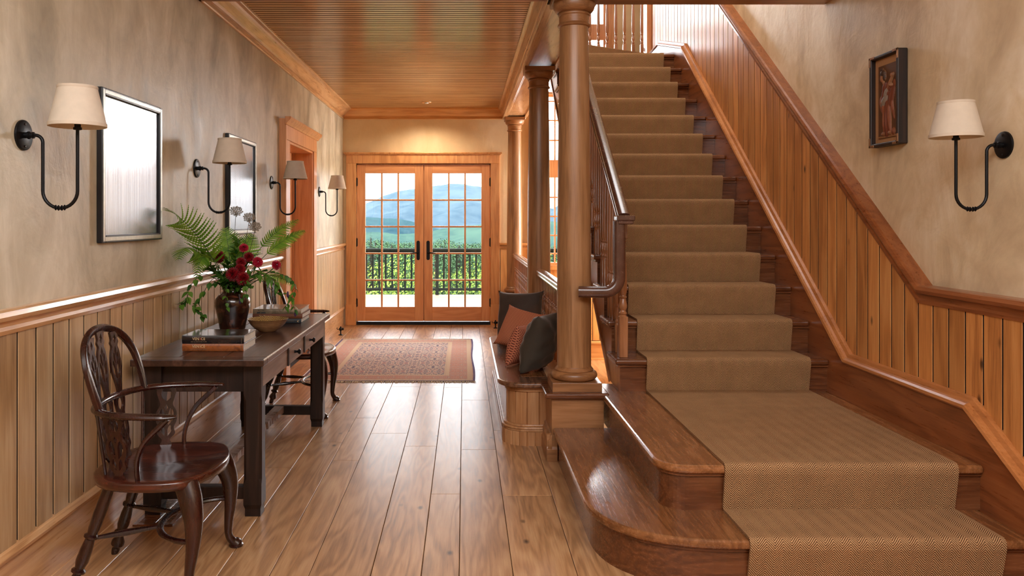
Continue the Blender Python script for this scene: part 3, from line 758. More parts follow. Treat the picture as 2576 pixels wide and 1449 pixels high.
# ---- window bench
def bench_out(d, n=10):
    x0, y0, y1, r = .207+d, 4.82+d, 6.84, .17
    out = [(.535, y0)]
    for i in range(n+1):
        a = 1.5*pi-(pi/2)*i/n; out.append((x0+r-d*.5+(r-d*.5)*cos(a), y0+r-d*.5+(r-d*.5)*sin(a)))
    for i in range(n+1):
        a = pi-(pi/2)*i/n; out.append((x0+r-d*.5+(r-d*.5)*cos(a), y1-d-(r-d*.5)+(r-d*.5)*sin(a)))
    out.append((.535, y1-d)); return out[::-1]
M['benchtop'] = wood('bench_top_oak', (70, 44, 30), (112, 76, 54), (146, 108, 82), 'y', rough=.25, coat=.5, var=.1, rings=7)
M['bench'] = wood('bench_front_maple', (146, 98, 60), (180, 130, 86), (202, 156, 112), 'z', rough=.35, coat=.2, var=.14, rings=4)
be = thing('bench', (.35, 5.83, 0), 'built-in wooden bench with rounded ends and dark seat along the columns', 'bench')
MB().prism(bench_out(0), .357, .3885).build('seat', M['benchtop'], be, bevel=.011, seg=3)
MB().box(.36, .52, 5.02, 6.66, .3875, .3895).build('seat_inset', M['stair_y'], be)
def strip(d, z0, z1, mb, step=.075, groove=.004):
    o = bench_out(d, 16); 
    # resample along the outline, pinching a narrow groove between boards
    P_ = [Vector(p) for p in o]; L_ = [0]
    for a, b in zip(P_[:-1], P_[1:]): L_.append(L_[-1]+(a-b).length)
    def at(s):
        for i in range(len(L_)-1):
            if s <= L_[i+1]+1e-9:
                f = (s-L_[i])/(L_[i+1]-L_[i]); p = P_[i].lerp(P_[i+1], f); t = (P_[i+1]-P_[i]).normalized(); return p, Vector((-t.y, t.x))
        return P_[-1], Vector((0, 1))
    n = int(L_[-1]/step); rs = random.Random(2)
    for k in range(n):
        s0 = L_[-1]*k/n; s1 = L_[-1]*(k+1)/n; rr = rs.random()
        sub = [s0, s0+.004, s0+.02, (s0+s1)/2, s1-.02, s1-.004, s1]; off = [.007, 0, 0, 0, 0, 0, .007]
        pts = []
        for s, q in zip(sub, off): p, nn = at(s); pts.append((p.x+nn.x*q*-1*SG, p.y+nn.y*q*-1*SG))
        vs = [(a, b, z0) for a, b in pts]+[(a, b, z1) for a, b in pts]; m = len(pts)
        mb.add(vs, [(i, i+1, m+i+1, m+i) for i in range(m-1)], rr)
    return mb
SG = -1
g = strip(.055, .12, .33, MB()); g.prism(bench_out(.064), 0, .357, rnd=.4); g.build('front_boards', M['bench'], be)
g = MB().prism(bench_out(.045), .325, .358); g.build('apron_moulding', M['bench'], be, bevel=.004)
g = MB(); strip(.028, 0.0, .085, g, .05); g.prism(bench_out(.034), 0, .084); g.prism(bench_out(.034), .084, .1); g.prism(bench_out(.028), .1, .112); g.prism(bench_out(.04), .112, .125); g.build('base_moulding', M['bench'], be, bevel=.003)

# ---- cushions
def cushion(name, w_, h_, th, mat, loc, rot, label, pinch=.09, seed=0, wr=.0):
    rs = random.Random(seed); N = 22; g = MB(); vs = []; uv = []
    ph = [rs.uniform(0, 6) for _ in range(6)]
    for side in (1, -1):
        for j in range(N+1):
            for i in range(N+1):
                u = i/N*2-1; v = j/N*2-1
                f = max(0, (1-abs(u)**2.2))**.5 * max(0, (1-abs(v)**2.2))**.5
                x = u*w_/2*(1-pinch*(1-abs(v)**3)*1.0*abs(u)**3+.02*abs(u*v)**6); z = v*h_/2*(1-pinch*(1-abs(u)**3)*abs(v)**3+.02*abs(u*v)**6)
                q = f*(1+.10*sin(3*u+ph[0])*cos(2.3*v+ph[1]))
                q += wr*f*(sin(9*u+5*v+ph[2])*.5+sin(-6*u+11*v+ph[3])*.5)*(.4+.6*(abs(u)+abs(v))/2)
                vs.append((x, side*q*th/2, z)); uv.append((u*w_/2, v*h_/2))
    fs = []; uvs = []
    b = 0; k = (N+1)*(N+1)
    for j in range(N):
        for i in range(N):
            q = (j*(N+1)+i, j*(N+1)+i+1, (j+1)*(N+1)+i+1, (j+1)*(N+1)+i)
            fs.append(tuple(reversed(q))); uvs.append([uv[x] for x in reversed(q)])
            fs.append(tuple(x+k for x in q)); uvs.append([uv[x] for x in q])
    g.add(vs, fs, 0, True, uvs=uvs)
    me_o = g.build(name, mat, origin=(0,0,0), sharp=0)
    bm = bmesh.new(); bm.from_mesh(me_o.data); bmesh.ops.remove_doubles(bm, verts=bm.verts, dist=1e-5); bm.to_mesh(me_o.data); bm.free()
    me_o.rotation_euler = rot; me_o.location = loc; tag(me_o, label, 'cushion', 'cushions on the bench'); return me_o
def velvet(name, col):
    m, t, b, o = nodes(name); tc = nd(t, 'TexCoord'); n = nd(t, 'TexNoise', {'Vector': tc.outputs['Object'], 'Scale': 7.0, 'Detail': 4.0})
    c = mixc(t, n.outputs[0], tuple(x*.6 for x in lin(col)[:3])+(1,), tuple(x*1.3 for x in lin(col)[:3])+(1,)); t.links.new(c, b.inputs['Base Color'])
    b.inputs['Roughness'].default_value = .85; b.inputs['Sheen Weight'].default_value = .6; b.inputs['Sheen Roughness'].default_value = .35
    b.inputs['Sheen Tint'].default_value = lin((170, 150, 140)); bump(t, b, n.outputs[0], .3, .02); return m
def weave(name, ca, cb, cell, fac=.5, rot=pi/4):
    m, t, b, o = nodes(name); uv = nd(t, 'UVMap'); mp = nd(t, 'Mapping', {'Vector': uv.outputs[0], 'Rotation': (0, 0, rot), 'Scale': (1/cell, 1/cell, 1)}); s = nd(t, 'SeparateXYZ', {0: mp.outputs[0]})
    a = mth(t, 'PINGPONG', s.outputs[0], .5); q = mth(t, 'PINGPONG', s.outputs[1], .5); f = mth(t, 'MULTIPLY', mth(t, 'ADD', a, q), 1.0)
    c = ramp(t, f, [(fac-.08, lin(ca)), (fac+.08, lin(cb))]); t.links.new(c, b.inputs['Base Color']); b.inputs['Roughness'].default_value = .9; bump(t, b, f, .4, .003); return m
M['velvet'] = velvet('charcoal_velvet', (70, 60, 54)); M['velvet2'] = velvet('dark_olive_velvet', (62, 54, 44))
M['weave1'] = weave('orange_weave', (150, 78, 50), (206, 132, 96), .011, .42); M['weave2'] = weave('spotted_weave', (198, 120, 88), (96, 38, 26), .0125, .62)
cushion('cushion', .42, .42, .19, M['velvet'], (.445, 6.40, .595), (radians(-10), radians(-3), radians(-34)), 'large charcoal velvet cushion standing furthest back on the bench', seed=1, wr=.10)
cushion('cushion', .33, .33, .15, M['weave1'], (.42, 6.02, .55), (radians(-28), radians(10), radians(-34)), 'salmon orange woven cushion leaning on the large charcoal one', seed=2, wr=.03)
cushion('cushion', .27, .29, .13, M['weave2'], (.385, 5.45, .525), (radians(17), radians(2), radians(58)), 'small rust cushion with dark diamond dots beside the near velvet cushion', seed=3, wr=.03)
cushion('cushion', .34, .40, .20, M['velvet2'], (.495, 5.19, .58), (radians(19), radians(0), radians(60)), 'dark brown-grey velvet cushion leaning closest to the near column', seed=4, wr=.2)

# ---- Persian rug
def rugmat():
    m, t, b, o = nodes('persian_rug'); uv = nd(t, 'UVMap'); s = nd(t, 'SeparateXYZ', {0: uv.outputs[0]})
    WX, WY = 1.49, 2.36
    x, y = s.outputs[0], s.outputs[1]
    ex = mth(t, 'MINIMUM', x, mth(t, 'SUBTRACT', WX, x)); ey = mth(t, 'MINIMUM', y, mth(t, 'SUBTRACT', WY, y))
    d = mth(t, 'MINIMUM', ex, ey)
    def vor(px, py, sc, sc2, thr, seedv):
        cv = nd(t, 'CombineXYZ', {'X': mth(t, 'PINGPONG', x, px), 'Y': mth(t, 'PINGPONG', y, py), 'Z': seedv})
        v = nd(t, 'TexVoronoi', {'Vector': cv.outputs[0], 'Scale': sc}); v2 = nd(t, 'TexNoise', {'Vector': cv.outputs[0], 'Scale': sc2, 'Detail': 3.0, 'Roughness': .7})
        return v, v2
    v, n = vor(.185, .21, 20.0, 34.0, .5, 0.3)
    f = mth(t, 'FRACT', mth(t, 'ADD', mth(t, 'MULTIPLY', v.outputs['Distance'], 1.9), mth(t, 'MULTIPLY', n.outputs[0], 1.2)))
    field = ramp(t, f, [(0, (70, 64, 104)), (.22, (206, 188, 170)), (.44, (76, 68, 108)), (.56, (196, 136, 122)), (.68, (214, 196, 174)), (.88, (62, 58, 100))], 'CONSTANT')
    v3, n3 = vor(.12, .15, 17.0, 26.0, .5, 4.1)
    f3 = mth(t, 'FRACT', mth(t, 'ADD', mth(t, 'MULTIPLY', v3.outputs['Distance'], 1.6), n3.outputs[0]))
    border = ramp(t, f3, [(0, (190, 140, 124)), (.42, (180, 124, 112)), (.62, (206, 180, 156)), (.78, (116, 88, 104)), (.88, (196, 152, 136))], 'CONSTANT')
    v4, n4 = vor(.03, .03, 60.0, 80.0, .5, 9.0)
    guard_ = ramp(t, n4.outputs[0], [(0, (206, 184, 156)), (.5, (196, 168, 144)), (.6, (150, 120, 116))], 'CONSTANT')
    c = mixc(t, mth(t, 'GREATER_THAN', d, .27), border, field)
    g1 = mth(t, 'MULTIPLY', mth(t, 'GREATER_THAN', d, .225), mth(t, 'LESS_THAN', d, .27)); g2 = mth(t, 'MULTIPLY', mth(t, 'GREATER_THAN', d, .02), mth(t, 'LESS_THAN', d, .065))
    c = mixc(t, mth(t, 'MAXIMUM', g1, g2), c, guard_)
    c = mixc(t, mth(t, 'LESS_THAN', d, .016), c, lin((64, 58, 118)))
    fd = nd(t, 'TexNoise', {'Vector': uv.outputs[0], 'Scale': 3.0}); c = mixc(t, mth(t, 'MULTIPLY', fd.outputs[0], .35), c, lin((196, 180, 166)))
    t.links.new(c, b.inputs['Base Color']); b.inputs['Roughness'].default_value = .95; b.inputs['Specular IOR Level'].default_value = .1
    yn_ = nd(t, 'TexNoise', {'Vector': uv.outputs[0], 'Scale': 300.0}); bump(t, b, yn_.outputs[0], .4, .003); return m
M['rug'] = rugmat(); M['fringe'] = plain('rug_fringe', (206, 190, 160), .9, noise=.3)
ru = thing('rug', (-.655, 7.95, 0), 'worn red and navy Persian rug with cream fringe in front of the terrace doors', 'rug')
g = MB(); NX_, NY_ = 30, 40; X0_, Y0_ = -1.40, 6.77; rs = random.Random(9)
vs = []; uvv = []
for j in range(NY_+1):
    for i in range(NX_+1):
        u = i/NX_; v = j/NY_; x = X0_+1.49*u+(.008*sin(v*9) if i == NX_ else 0); y = Y0_+2.36*v
        vs.append((x, y, .009+.0015*sin(u*14)*sin(v*11))); uvv.append((1.49*u, 2.36*v))
k = len(vs); vs += [(a, b, 0.0) for a, b, c in vs]
fs = []; us = []
for j in range(NY_):
    for i in range(NX_):
        q = (j*(NX_+1)+i, j*(NX_+1)+i+1, (j+1)*(NX_+1)+i+1, (j+1)*(NX_+1)+i); fs.append(q); us.append([uvv[a] for a in q])
edge = [(i, 0) for i in range(NX_)]+[(NX_, j) for j in range(NY_)]+[(i, NY_) for i in range(NX_, 0, -1)]+[(0, j) for j in range(NY_, 0, -1)]
id_ = lambda p: p[1]*(NX_+1)+p[0]
for a, b in zip(edge, edge[1:]+edge[:1]):
    q = (id_(a)+k, id_(b)+k, id_(b), id_(a)); fs.append(q); us.append([uvv[p % k] for p in q])
g.add(vs, fs, 0, False, uvs=us); g.build('pile', M['rug'], ru)
for yy, sg in ((Y0_, -1), (Y0_+2.36, 1)):
    g = MB()
    for i in range(230):
        x = X0_+1.49*i/229; l = rs.uniform(.03, .06); dx_ = rs.uniform(-.012, .012)
        g.tube([(x, yy, .006), (x+dx_*.5, yy+sg*l*.5, .007), (x+dx_, yy+sg*l, .002)], [.0032, .0028, .0015], 4)
    g.build('fringe', M['fringe'], ru)

# ================================================================== TABLE
tb = thing('side_table', (-1.22, 4.53, 0), 'long antique dark wood table with two small drawers, against the left wall', 'table')
TX0, TX1, TY0, TY1 = -1.525, -.915, 3.63, 5.43
g = MB()
for i, (a, b) in enumerate(((TX0, -1.325), (-1.325, -1.12), (-1.12, TX1))): g.box(a+.0008, b-.0008, TY0+.075, TY1-.075, .708, .74, .13*i)
g.box(TX0, TX1, TY0, TY0+.074, .708, .74, .7); g.box(TX0, TX1, TY1-.074, TY1, .708, .74, .2)
g.build('tabletop', M['table'], tb, bevel=.004, seg=2)
# chipped front edge
g = MB(); rs = random.Random(4); n = 150; vs = []
for i in range(n+1):
    y = TY0+.002+(TY1-TY0-.004)*i/n; q = rs.uniform(0, .004); w_ = rs.uniform(0, .005)
    vs += [(TX1+.0008, y, .7345-w_*.8), (TX1+.0014, y, .7375-w_*.2), (TX1-.0005, y, .7408), (TX1-.001-w_*.7, y, .7412)]
g.add(vs, [(4*i+k, 4*i+k+1, 4*i+k+5, 4*i+k+4)[::-1] for i in range(n) for k in range(3)], .3, False)
g.build('worn_edge', M['worn'], tb)
MB().box(-.962, -.94, 3.72, 5.34, .60, .708).build('apron', M['tabfr'], tb, bevel=.002)
g = MB().box(-1.49, -1.47, 3.72, 5.34, .59, .708); g.build('apron', M['tableg'], tb)
for a in (3.70, 5.32): MB().box(-1.45, -.99, a+.02, a+.045, .575, .708).build('apron', M['tableg'], tb, bevel=.002)
for yk in (4.39, 4.815):
    g = MB().box(-.945, -.936, yk-.125, yk+.16, .622, .695); dr = g.build('drawer', M['tabfr'], tb, bevel=.002)
    MB().box(-.94, -.9335, yk-.155, yk-.128, .600, .70).build('dark_slot', M['tableg'], tb)
    MB().lathe([(.008, 0), (.006, .012), (.007, .018), (.014, .024), (.015, .030), (.010, .035), (.002, .036)], (-.936, yk, .652), 14, axis='x').build('knob', M['black'], dr)
def leg(x, y):
    g = MB(); h = .042; c = .012
    oc = [(-h, -h+c), (-h+c, -h), (h-c, -h), (h, -h+c), (h, h-c), (h-c, h), (-h+c, h), (-h, h-c)]; sq = [(-h, -h), (0, -h), (h, -h), (h, 0), (h, h), (0, h), (-h, h), (-h, 0)]
    sq = [(-h, -h+.001), (-h+.001, -h), (h-.001, -h), (h, -h+.001), (h, h-.001), (h-.001, h), (-h+.001, h), (-h, h-.001)]
    ft = [(p*.86, q*.86) for p, q in sq]
    lay = [(ft, 0), (ft, .035), (sq, .055), (sq, .15), (oc, .175), (oc, .54), (sq, .57), (sq, .708)]
    vs = [(x+p, y+q, z) for o_, z in lay for p, q in o_]; fs = [(i*8+k, i*8+(k+1) % 8, (i+1)*8+(k+1) % 8, (i+1)*8+k) for i in range(len(lay)-1) for k in range(8)]
    fs += [tuple(range(8))[::-1], tuple(range(56, 64))]
    g.add(vs, fs, random.random()); return g.build('leg', M['tableg'], tb, bevel=.003, seg=1)
for x in (-1.448, -.983):
    for y in (3.735, 5.335): leg(x, y)
for y in (3.735, 5.335): MB().box(-1.41, -1.02, y-.022, y+.022, .075, .135).build('stretcher', M['tableg'], tb, bevel=.003)
g = MB(); rs = random.Random(6); n = 60
for i in range(n):
    y0 = 3.757+(5.313-3.757)*i/n; y1 = 3.757+(5.313-3.757)*(i+1)/n
for xx, wd in ((-1.235, .03),):
    vs = []
    for i in range(n+1):
        y = 3.757+(5.313-3.757)*i/n; q = rs.uniform(0, .006)*(1 if .1 < i/n < .9 else 0)
        vs += [(xx-wd, y, .09), (xx+wd-q, y, .09+q), (xx+wd-q*1.6, y, .134-q), (xx-wd+q, y, .135)]
    g.add(vs, [(4*i+k, 4*i+(k+1) % 4, 4*i+4+(k+1) % 4, 4*i+4+k) for i in range(n) for k in range(4)]+[(0,1,2,3), (4*n+3,4*n+2,4*n+1,4*n)], .4)
g.build('stretcher', M['tabfr'], tb)

# ================================================================== WINDSOR ARMCHAIRS
def catmull(pts, n=6):
    out = []; pts = [Vector(p) for p in pts]
    for i in range(len(pts)-1):
        p0 = pts[max(i-1, 0)]; p1 = pts[i]; p2 = pts[i+1]; p3 = pts[min(i+2, len(pts)-1)]
        for k in range(n):
            t = k/n; out.append(.5*((2*p1)+(p2-p0)*t+(2*p0-5*p1+4*p2-p3)*t*t+(3*p1-p0-3*p2+p3)*t**3))
    out.append(pts[-1]); return out
def lerplist(rs_, N):
    out = []
    for i in range(N):
        f = i/(N-1)*(len(rs_)-1); k = min(int(f), len(rs_)-2); f -= k; a, b = rs_[k], rs_[k+1]
        out.append(tuple(x+(y-x)*f for x, y in zip(a, b)) if isinstance(a, tuple) else a+(b-a)*f)
    return out
def pierced(outline, holes, mapf, th=.009, res=5):
    """pierced flat splat: outline (half, mirrored) with holes in (u,v), mapped to 3-D by mapf(u, v, depth)"""
    cu = bpy.data.curves.new('tmp', 'CURVE'); cu.dimensions = '2D'; cu.fill_mode = 'BOTH'; cu.extrude = th/2
    for pl_ in [outline]+holes:
        sp = cu.splines.new('POLY'); sp.points.add(len(pl_)-1); sp.use_cyclic_u = True
        for p, q in zip(sp.points, pl_): p.co = (q[0], q[1], 0, 1)
    ob = bpy.data.objects.new('tmp', cu); C.objects.link(ob)
    bpy.context.view_layer.update(); dg = bpy.context.evaluated_depsgraph_get()
    me = bpy.data.meshes.new_from_object(ob.evaluated_get(dg))
    g = MB(); g.add([mapf(v.co.x, v.co.y, v.co.z) for v in me.vertices], [tuple(p.vertices) for p in me.polygons], .2)
    bpy.data.objects.remove(ob); bpy.data.curves.remove(cu); bpy.data.meshes.remove(me); return g
def smooth2(pts, n=5):
    return [(p.x, p.y) for p in catmull([(a, b, 0) for a, b in pts], n)]
def splat_shape(w_, h, up=True):
    """half outline points as (fraction of half width, fraction of height)"""
    if up:   # upper splats: narrow, swelling to a gothic double lancet, narrow, flaring at the top
        half = [(.42, 0), (.45, .10), (.62, .2), (.98, .36), (1.0, .52), (.78, .68), (.55, .76), (.78, .82), (.62, .88), (.85, 1.0)]
        holes = [[(.12, .22), (.55, .30), (.72, .42), (.66, .54), (.12, .40)], [(.10, .44), (.50, .58), (.34, .66), (.10, .56)]]
        mid = [[(0, .60), (.22, .68), (0, .76), (-.22, .68)], [(0, .80), (.3, .88), (0, .96), (-.3, .88)]]
    else:    # lower splats: foot, vase with interlaced loops, ring under the arm bow
        half = [(.50, 0), (.55, .05), (.40, .13), (.85, .22), (.74, .32), (1.0, .44), (.98, .58), (.62, .70), (.80, .82), (.95, .93), (.82, 1.0)]
        holes = [[(.14, .18), (.5, .27), (.40, .36), (.14, .30)], [(.16, .36), (.62, .45), (.70, .57), (.40, .64), (.16, .52)]]
        mid = [[(0, .60), (.16, .655), (0, .71), (-.16, .655)], [(0, .76), (.42, .82), (.50, .90), (.30, .965), (-.30, .965), (-.50, .90), (-.42, .82)]]
    R_h = smooth2([(a*w_/2, b*h) for a, b in half], 4)
    out = R_h+[(-a, b) for a, b in reversed(R_h)]
    H_ = []
    for hl in holes:
        q = [(a*w_/2, b*h) for a, b in hl]; H_.append(smooth2(q+[q[0]], 4)[:-1]); H_.append([(-a, b) for a, b in H_[-1]][::-1])
    for hl in mid:
        q = [(a*w_/2, b*h) for a, b in hl]; H_.append(q if len(q) == 4 else smooth2(q+[q[0]], 3)[:-1])
    return out, H_
ch = thing('windsor_armchair', (-1.17, 3.10, 0), 'dark mahogany Windsor armchair with pierced splats, in front of the table, nearest the camera', 'chair', 'pair of Windsor armchairs')
LC = dict(parent=ch, local=True)
# seat: saddled plank
def seat_r(a):
    c, s = cos(a), sin(a)
    x = (.232 if c > 0 else .225)*math.copysign(abs(c)**.62, c); wv = .275+.0*x if c > 0 else .275-.06*abs(c)
    y = wv*math.copysign(abs(s)**.62, s); x += (.012*cos(3.0*y/.27*1.6) if c > .5 else 0)
    return x, y
g = MB(); NA = 56; vs = []; rings_ = [(0, 0), (.25, 0), (.5, 0), (.7, 0), (.85, 0), (.95, 0), (.985, 0), (1, .006), (1.0, .02), (.985, .034), (.9, .04), (.0, .04)]
for j, (f, dz) in enumerate(rings_):
    for k in range(NA):
        x, y = seat_r(2*pi*k/NA); x *= f; y *= f
        if j < 7:
            d = .020*exp(-((x+.03)**2/.018+(y*y)/.035)) + .010*exp(-((x-.13)**2/.008+(abs(y)-.11)**2/.006)) - .004*exp(-((x-.2)**2/.004+y*y/.002))
            z = .445-d-(.003 if j == 6 else 0)
        else: z = .442-dz
        vs.append((x, y, z))
fs = [(j*NA+k, j*NA+(k+1) % NA, (j+1)*NA+(k+1) % NA, (j+1)*NA+k)[::-1] for j in range(len(rings_)-1) for k in range(NA)]
g.add(vs, fs, .1, True); g.build('seat', M['seat'], sharp=60, **LC)
# cabriole front legs
for s in (-1, 1):
    p = catmull([(.155, s*.19, .415), (.175, s*.205, .36), (.192, s*.222, .29), (.192, s*.232, .2), (.183, s*.238, .12), (.180, s*.245, .06), (.192, s*.256, .028), (.204, s*.266, .012), (.207, s*.268, 0)], 5)
    r = lerplist([.044, .042, .034, .025, .0185, .0155, .017, .027, .024], len(p))
    g = MB().tube(p, r, 14); g.build('leg', M['chair'], **LC)
    g = MB().lathe([(.02, 0), (.029, .002), (.030, .008), (.024, .014), (.016, .018)], (.206, s*.267, 0), 16); g.build('pad_foot', M['chair'], **LC)
# turned, splayed rear legs
for s in (-1, 1):
    a = Vector((-.135, s*.145, .42)); b = Vector((-.275, s*.19, 0)); prs = [(0, .019), (.1, .020), (.30, .0225), (.42, .021), (.47, .018), (.485, .026), (.50, .026), (.515, .0175), (.60, .022), (.70, .0235), (.76, .017), (.775, .026), (.79, .026), (.805, .014), (.83, .017), (.87, .0255), (.90, .026), (.925, .018), (.935, .013), (.95, .0165), (1, .0135)]
    MB().tube([a.lerp(b, t) for t, r in prs], [r for t, r in prs], 14).build('leg', M['chair'], **LC)
# crinoline stretcher and its spurs
p = [(.19-.185*cos(t)**1.0*1.0, .228*sin(t), .215) for t in [(-pi/2)+pi*i/18 for i in range(19)]]
MB().tube(p, [(.013, .010)]*len(p), 10, up=(0, 0, 1)).build('stretcher', M['chair'], **LC)
for s in (-1, 1):
    a = Vector((.018, s*.075, .215)); b = Vector((-.203, s*.168, .205))
    MB().tube([a.lerp(b, t) for t in (0, .15, .35, .5, .65, .85, 1)], [.007, .008, .011, .013, .011, .008, .007], 10).build('stretcher', M['chair'], **LC)
# arm bow
ZB = .68
bow = catmull([(.15, -.275, ZB), (.10, -.284, ZB), (0, -.280, ZB), (-.10, -.252, ZB), (-.175, -.19, ZB), (-.212, -.10, ZB), (-.222, 0, ZB), (-.212, .10, ZB), (-.175, .19, ZB), (-.10, .252, ZB), (0, .280, ZB), (.10, .284, ZB), (.15, .275, ZB)], 5)
rr_ = lerplist([(.008, .005), (.022, .0115), (.019, .012), (.016, .012), (.016, .013), (.016, .014), (.016, .014), (.016, .014), (.016, .013), (.016, .012), (.019, .012), (.022, .0115), (.008, .005)], len(bow))
MB().tube(bow, [(a, b) for a, b in rr_], 12, up=(0, 0, 1)).build('arm_bow', M['chair'], **LC)
for s in (-1, 1):
    p = catmull([(.118, s*.276, .672), (.09, s*.274, .645), (.035, s*.268, .59), (.005, s*.255, .53), (-.005, s*.240, .47), (.0, s*.235, .42)], 5)
    MB().tube(p, lerplist([(.012, .010), (.014, .011), (.013, .010), (.012, .009), (.012, .009), (.011, .009)], len(p)), 10).build('arm_support', M['chair'], **LC)
# hoop
def hoop(t):      # t from -1 to 1 over the hoop
    hp = [(-.155, -.205, .68), (-.178, -.213, .76), (-.205, -.205, .84), (-.232, -.165, .905), (-.25, -.09, .943), (-.256, 0, .955), (-.25, .09, .943), (-.232, .165, .905), (-.205, .205, .84), (-.178, .213, .76), (-.155, .205, .68)]
    return hp
hp = catmull(hoop(0), 6)
sqs = [(.8,-.8),(1,-.5),(1,.5),(.8,.8),(0,1),(-.8,.8),(-1,.5),(-1,-.5),(-.8,-.8),(0,-1)]
g = MB().tube(hp, [(.0145, .0125)]*len(hp), sec=sqs, up=(-1, 0, .3)); g.build('hoop', M['chair'], sharp=30, **LC)
def zh(y): return .955-.05*(abs(y)/.165)**2.2
def xb(y): return -.222+.047*(abs(y)/.19)**2
# upper splats (three) and lower splats (three at the back, one under each arm)
def mapper(A, B, wdir):
    A, B, wd = Vector(A), Vector(B), Vector(wdir).normalized(); ax = (B-A); L_ = ax.length; ax.normalize(); nn = ax.cross(wd)
    return (lambda u, v, d: A+wd*u+ax*v+nn*(d+.004*sin(pi*v/L_))), L_
for yb, yt in ((-.088, -.10), (0, 0), (.088, .10)):
    A = (xb(yb)+.002, yb, ZB+.008); B = (-.252+.010*(abs(yt)/.1), yt, zh(yt)-.008); w_ = .078
    mp_, L_ = mapper(A, B, (.6*abs(yb)*(1 if yb > 0 else -1), 1, 0)); out, hl = splat_shape(w_, L_)
    pierced(out, hl, mp_).build('splat', M['chair'], sharp=0, **LC)
for yb, yt in ((-.07, -.088), (0, 0), (.07, .088)):
    A = (-.165+.05*(abs(yb)/.1)**2*0, yb, .43); B = (xb(yt), yt, ZB-.006)
    mp_, L_ = mapper(A, B, (.6*yb, 1, 0)); out, hl = splat_shape(.082, L_, False)
    pierced(out, hl, mp_).build('splat', M['chair'], sharp=0, **LC)
for s in (-1, 1):
    A = (-.075, s*.222, .43); B = (-.085, s*.259, ZB-.006); mp_, L_ = mapper(A, B, (1, s*.25, 0)); out, hl = splat_shape(.082, L_, False)
    pierced(out, hl, mp_).build('splat', M['chair'], sharp=0, **LC)
    MB().tube([(-.15, s*.165, .43), (-.165, s*.208, .68)], [(.008, .006)]*2, 8).build('stick', M['chair'], **LC)
o = copy_tree(ch); o.location = (-1.18, 5.80, 0); W[o] = Vector(o.location)
o['label'] = 'dark mahogany Windsor armchair half hidden behind the far end of the table'

# ================================================================== SCONCES
M['shade'] = plain('linen_lampshade', (204, 190, 172), .9, noise=.08)
def sconce():
    t = thing('wall_sconce', (-1.59, 2.867, 1.683), '', 'wall lamp', 'curved iron wall lamps with linen shades'); K = dict(parent=t, local=True)
    MB().lathe([(.003, 0), (.055, 0), (.0555, .003), (.0545, .0075), (.052, .009), (.0, .009)], n=40, axis='x').build('backplate', M['black'], **K)
    g = MB()
    for z in (-.040, .040): g.lathe([(.0045, .0088), (.0045, .0105), (.003, .012), (0, .012)], (0, 0, z), 10, axis='x')
    g.build('screw', M['iron'], **K)
    MB().lathe([(.011, .008), (.011, .018), (.014, .02), (.014, .026), (.010, .028), (.010, .034), (.012, .036), (.012, .041), (.0065, .043)], n=16, axis='x').build('collar', M['black'], **K)
    p = [(.035, 0, 0)]
    for i in range(9): a = pi/2*i/8; p.append((.046+.027*sin(a), 0, -.027*(1-cos(a))))
    for i in range(17):
        a = pi*i/16; p.append((.1355-.0625*cos(a), 0, -.2-.0625*sin(a)))
    p.append((.198, 0, .03))
    g = MB().tube(p, .0062, 12, up=(0, 1, 0)); g.build('arm', M['black'], **K)
    g = MB()
    for dx_ in (-.016, -.006, .006, .016): g.lathe([(.006, -.003), (.0105, 0), (.006, .003)], (.1355+dx_, 0, -.2622+abs(dx_)*.12), 14, axis='x')
    g.build('beads', M['black'], **K)
    MB().lathe([(.0065, .018), (.015, .020), (.015, .028), (.011, .029), (.011, .08), (.0, .08)], (.198, 0, 0), 16).build('socket', M['black'], **K)
    g = MB(); n = 48
    pr = [(.0965, .030), (.0985, .031), (.0985, .043), (.0955, .046), (.0675, .166), (.0685, .168), (.0685, .176), (.0665, .177), (.0655, .172), (.064, .165), (.0925, .046), (.0945, .032), (.0965, .030)]
    g.lathe(pr, (.198, 0, 0), n, caps=False); sh = g.build('lamp_shade', M['shade'], **K)
    g = MB()
    for k in range(3):
        a = 2*pi*k/3; g.tube([(.198, 0, .155), (.198+.065*cos(a), .065*sin(a), .166)], .0015, 6)
    g.lathe([(.012, .152), (.012, .158)], (.198, 0, 0), 12); g.build('shade_spider', M['iron'], sh, local=True)
    return t
s1 = sconce(); s1['label'] = 'nearest iron wall lamp on the left wall, left of the large mirror'
for loc, rz, lb in (((-1.59, 4.725, 1.683), 0, 'iron wall lamp on the left wall between the two mirrors'), ((-1.59, 6.56, 1.683), 0, 'iron wall lamp on the left wall just before the side door'),
                    ((-1.59, 8.72, 1.683), 0, 'farthest and smallest looking iron wall lamp on the left wall, by the terrace doors'), ((2.2, 3.243, 1.683), pi, 'iron wall lamp on the right wall above the stairs')):
    o = copy_tree(s1); o.location = loc; o.rotation_euler = (0, 0, rz); o['label'] = lb; W[o] = Vector(loc)

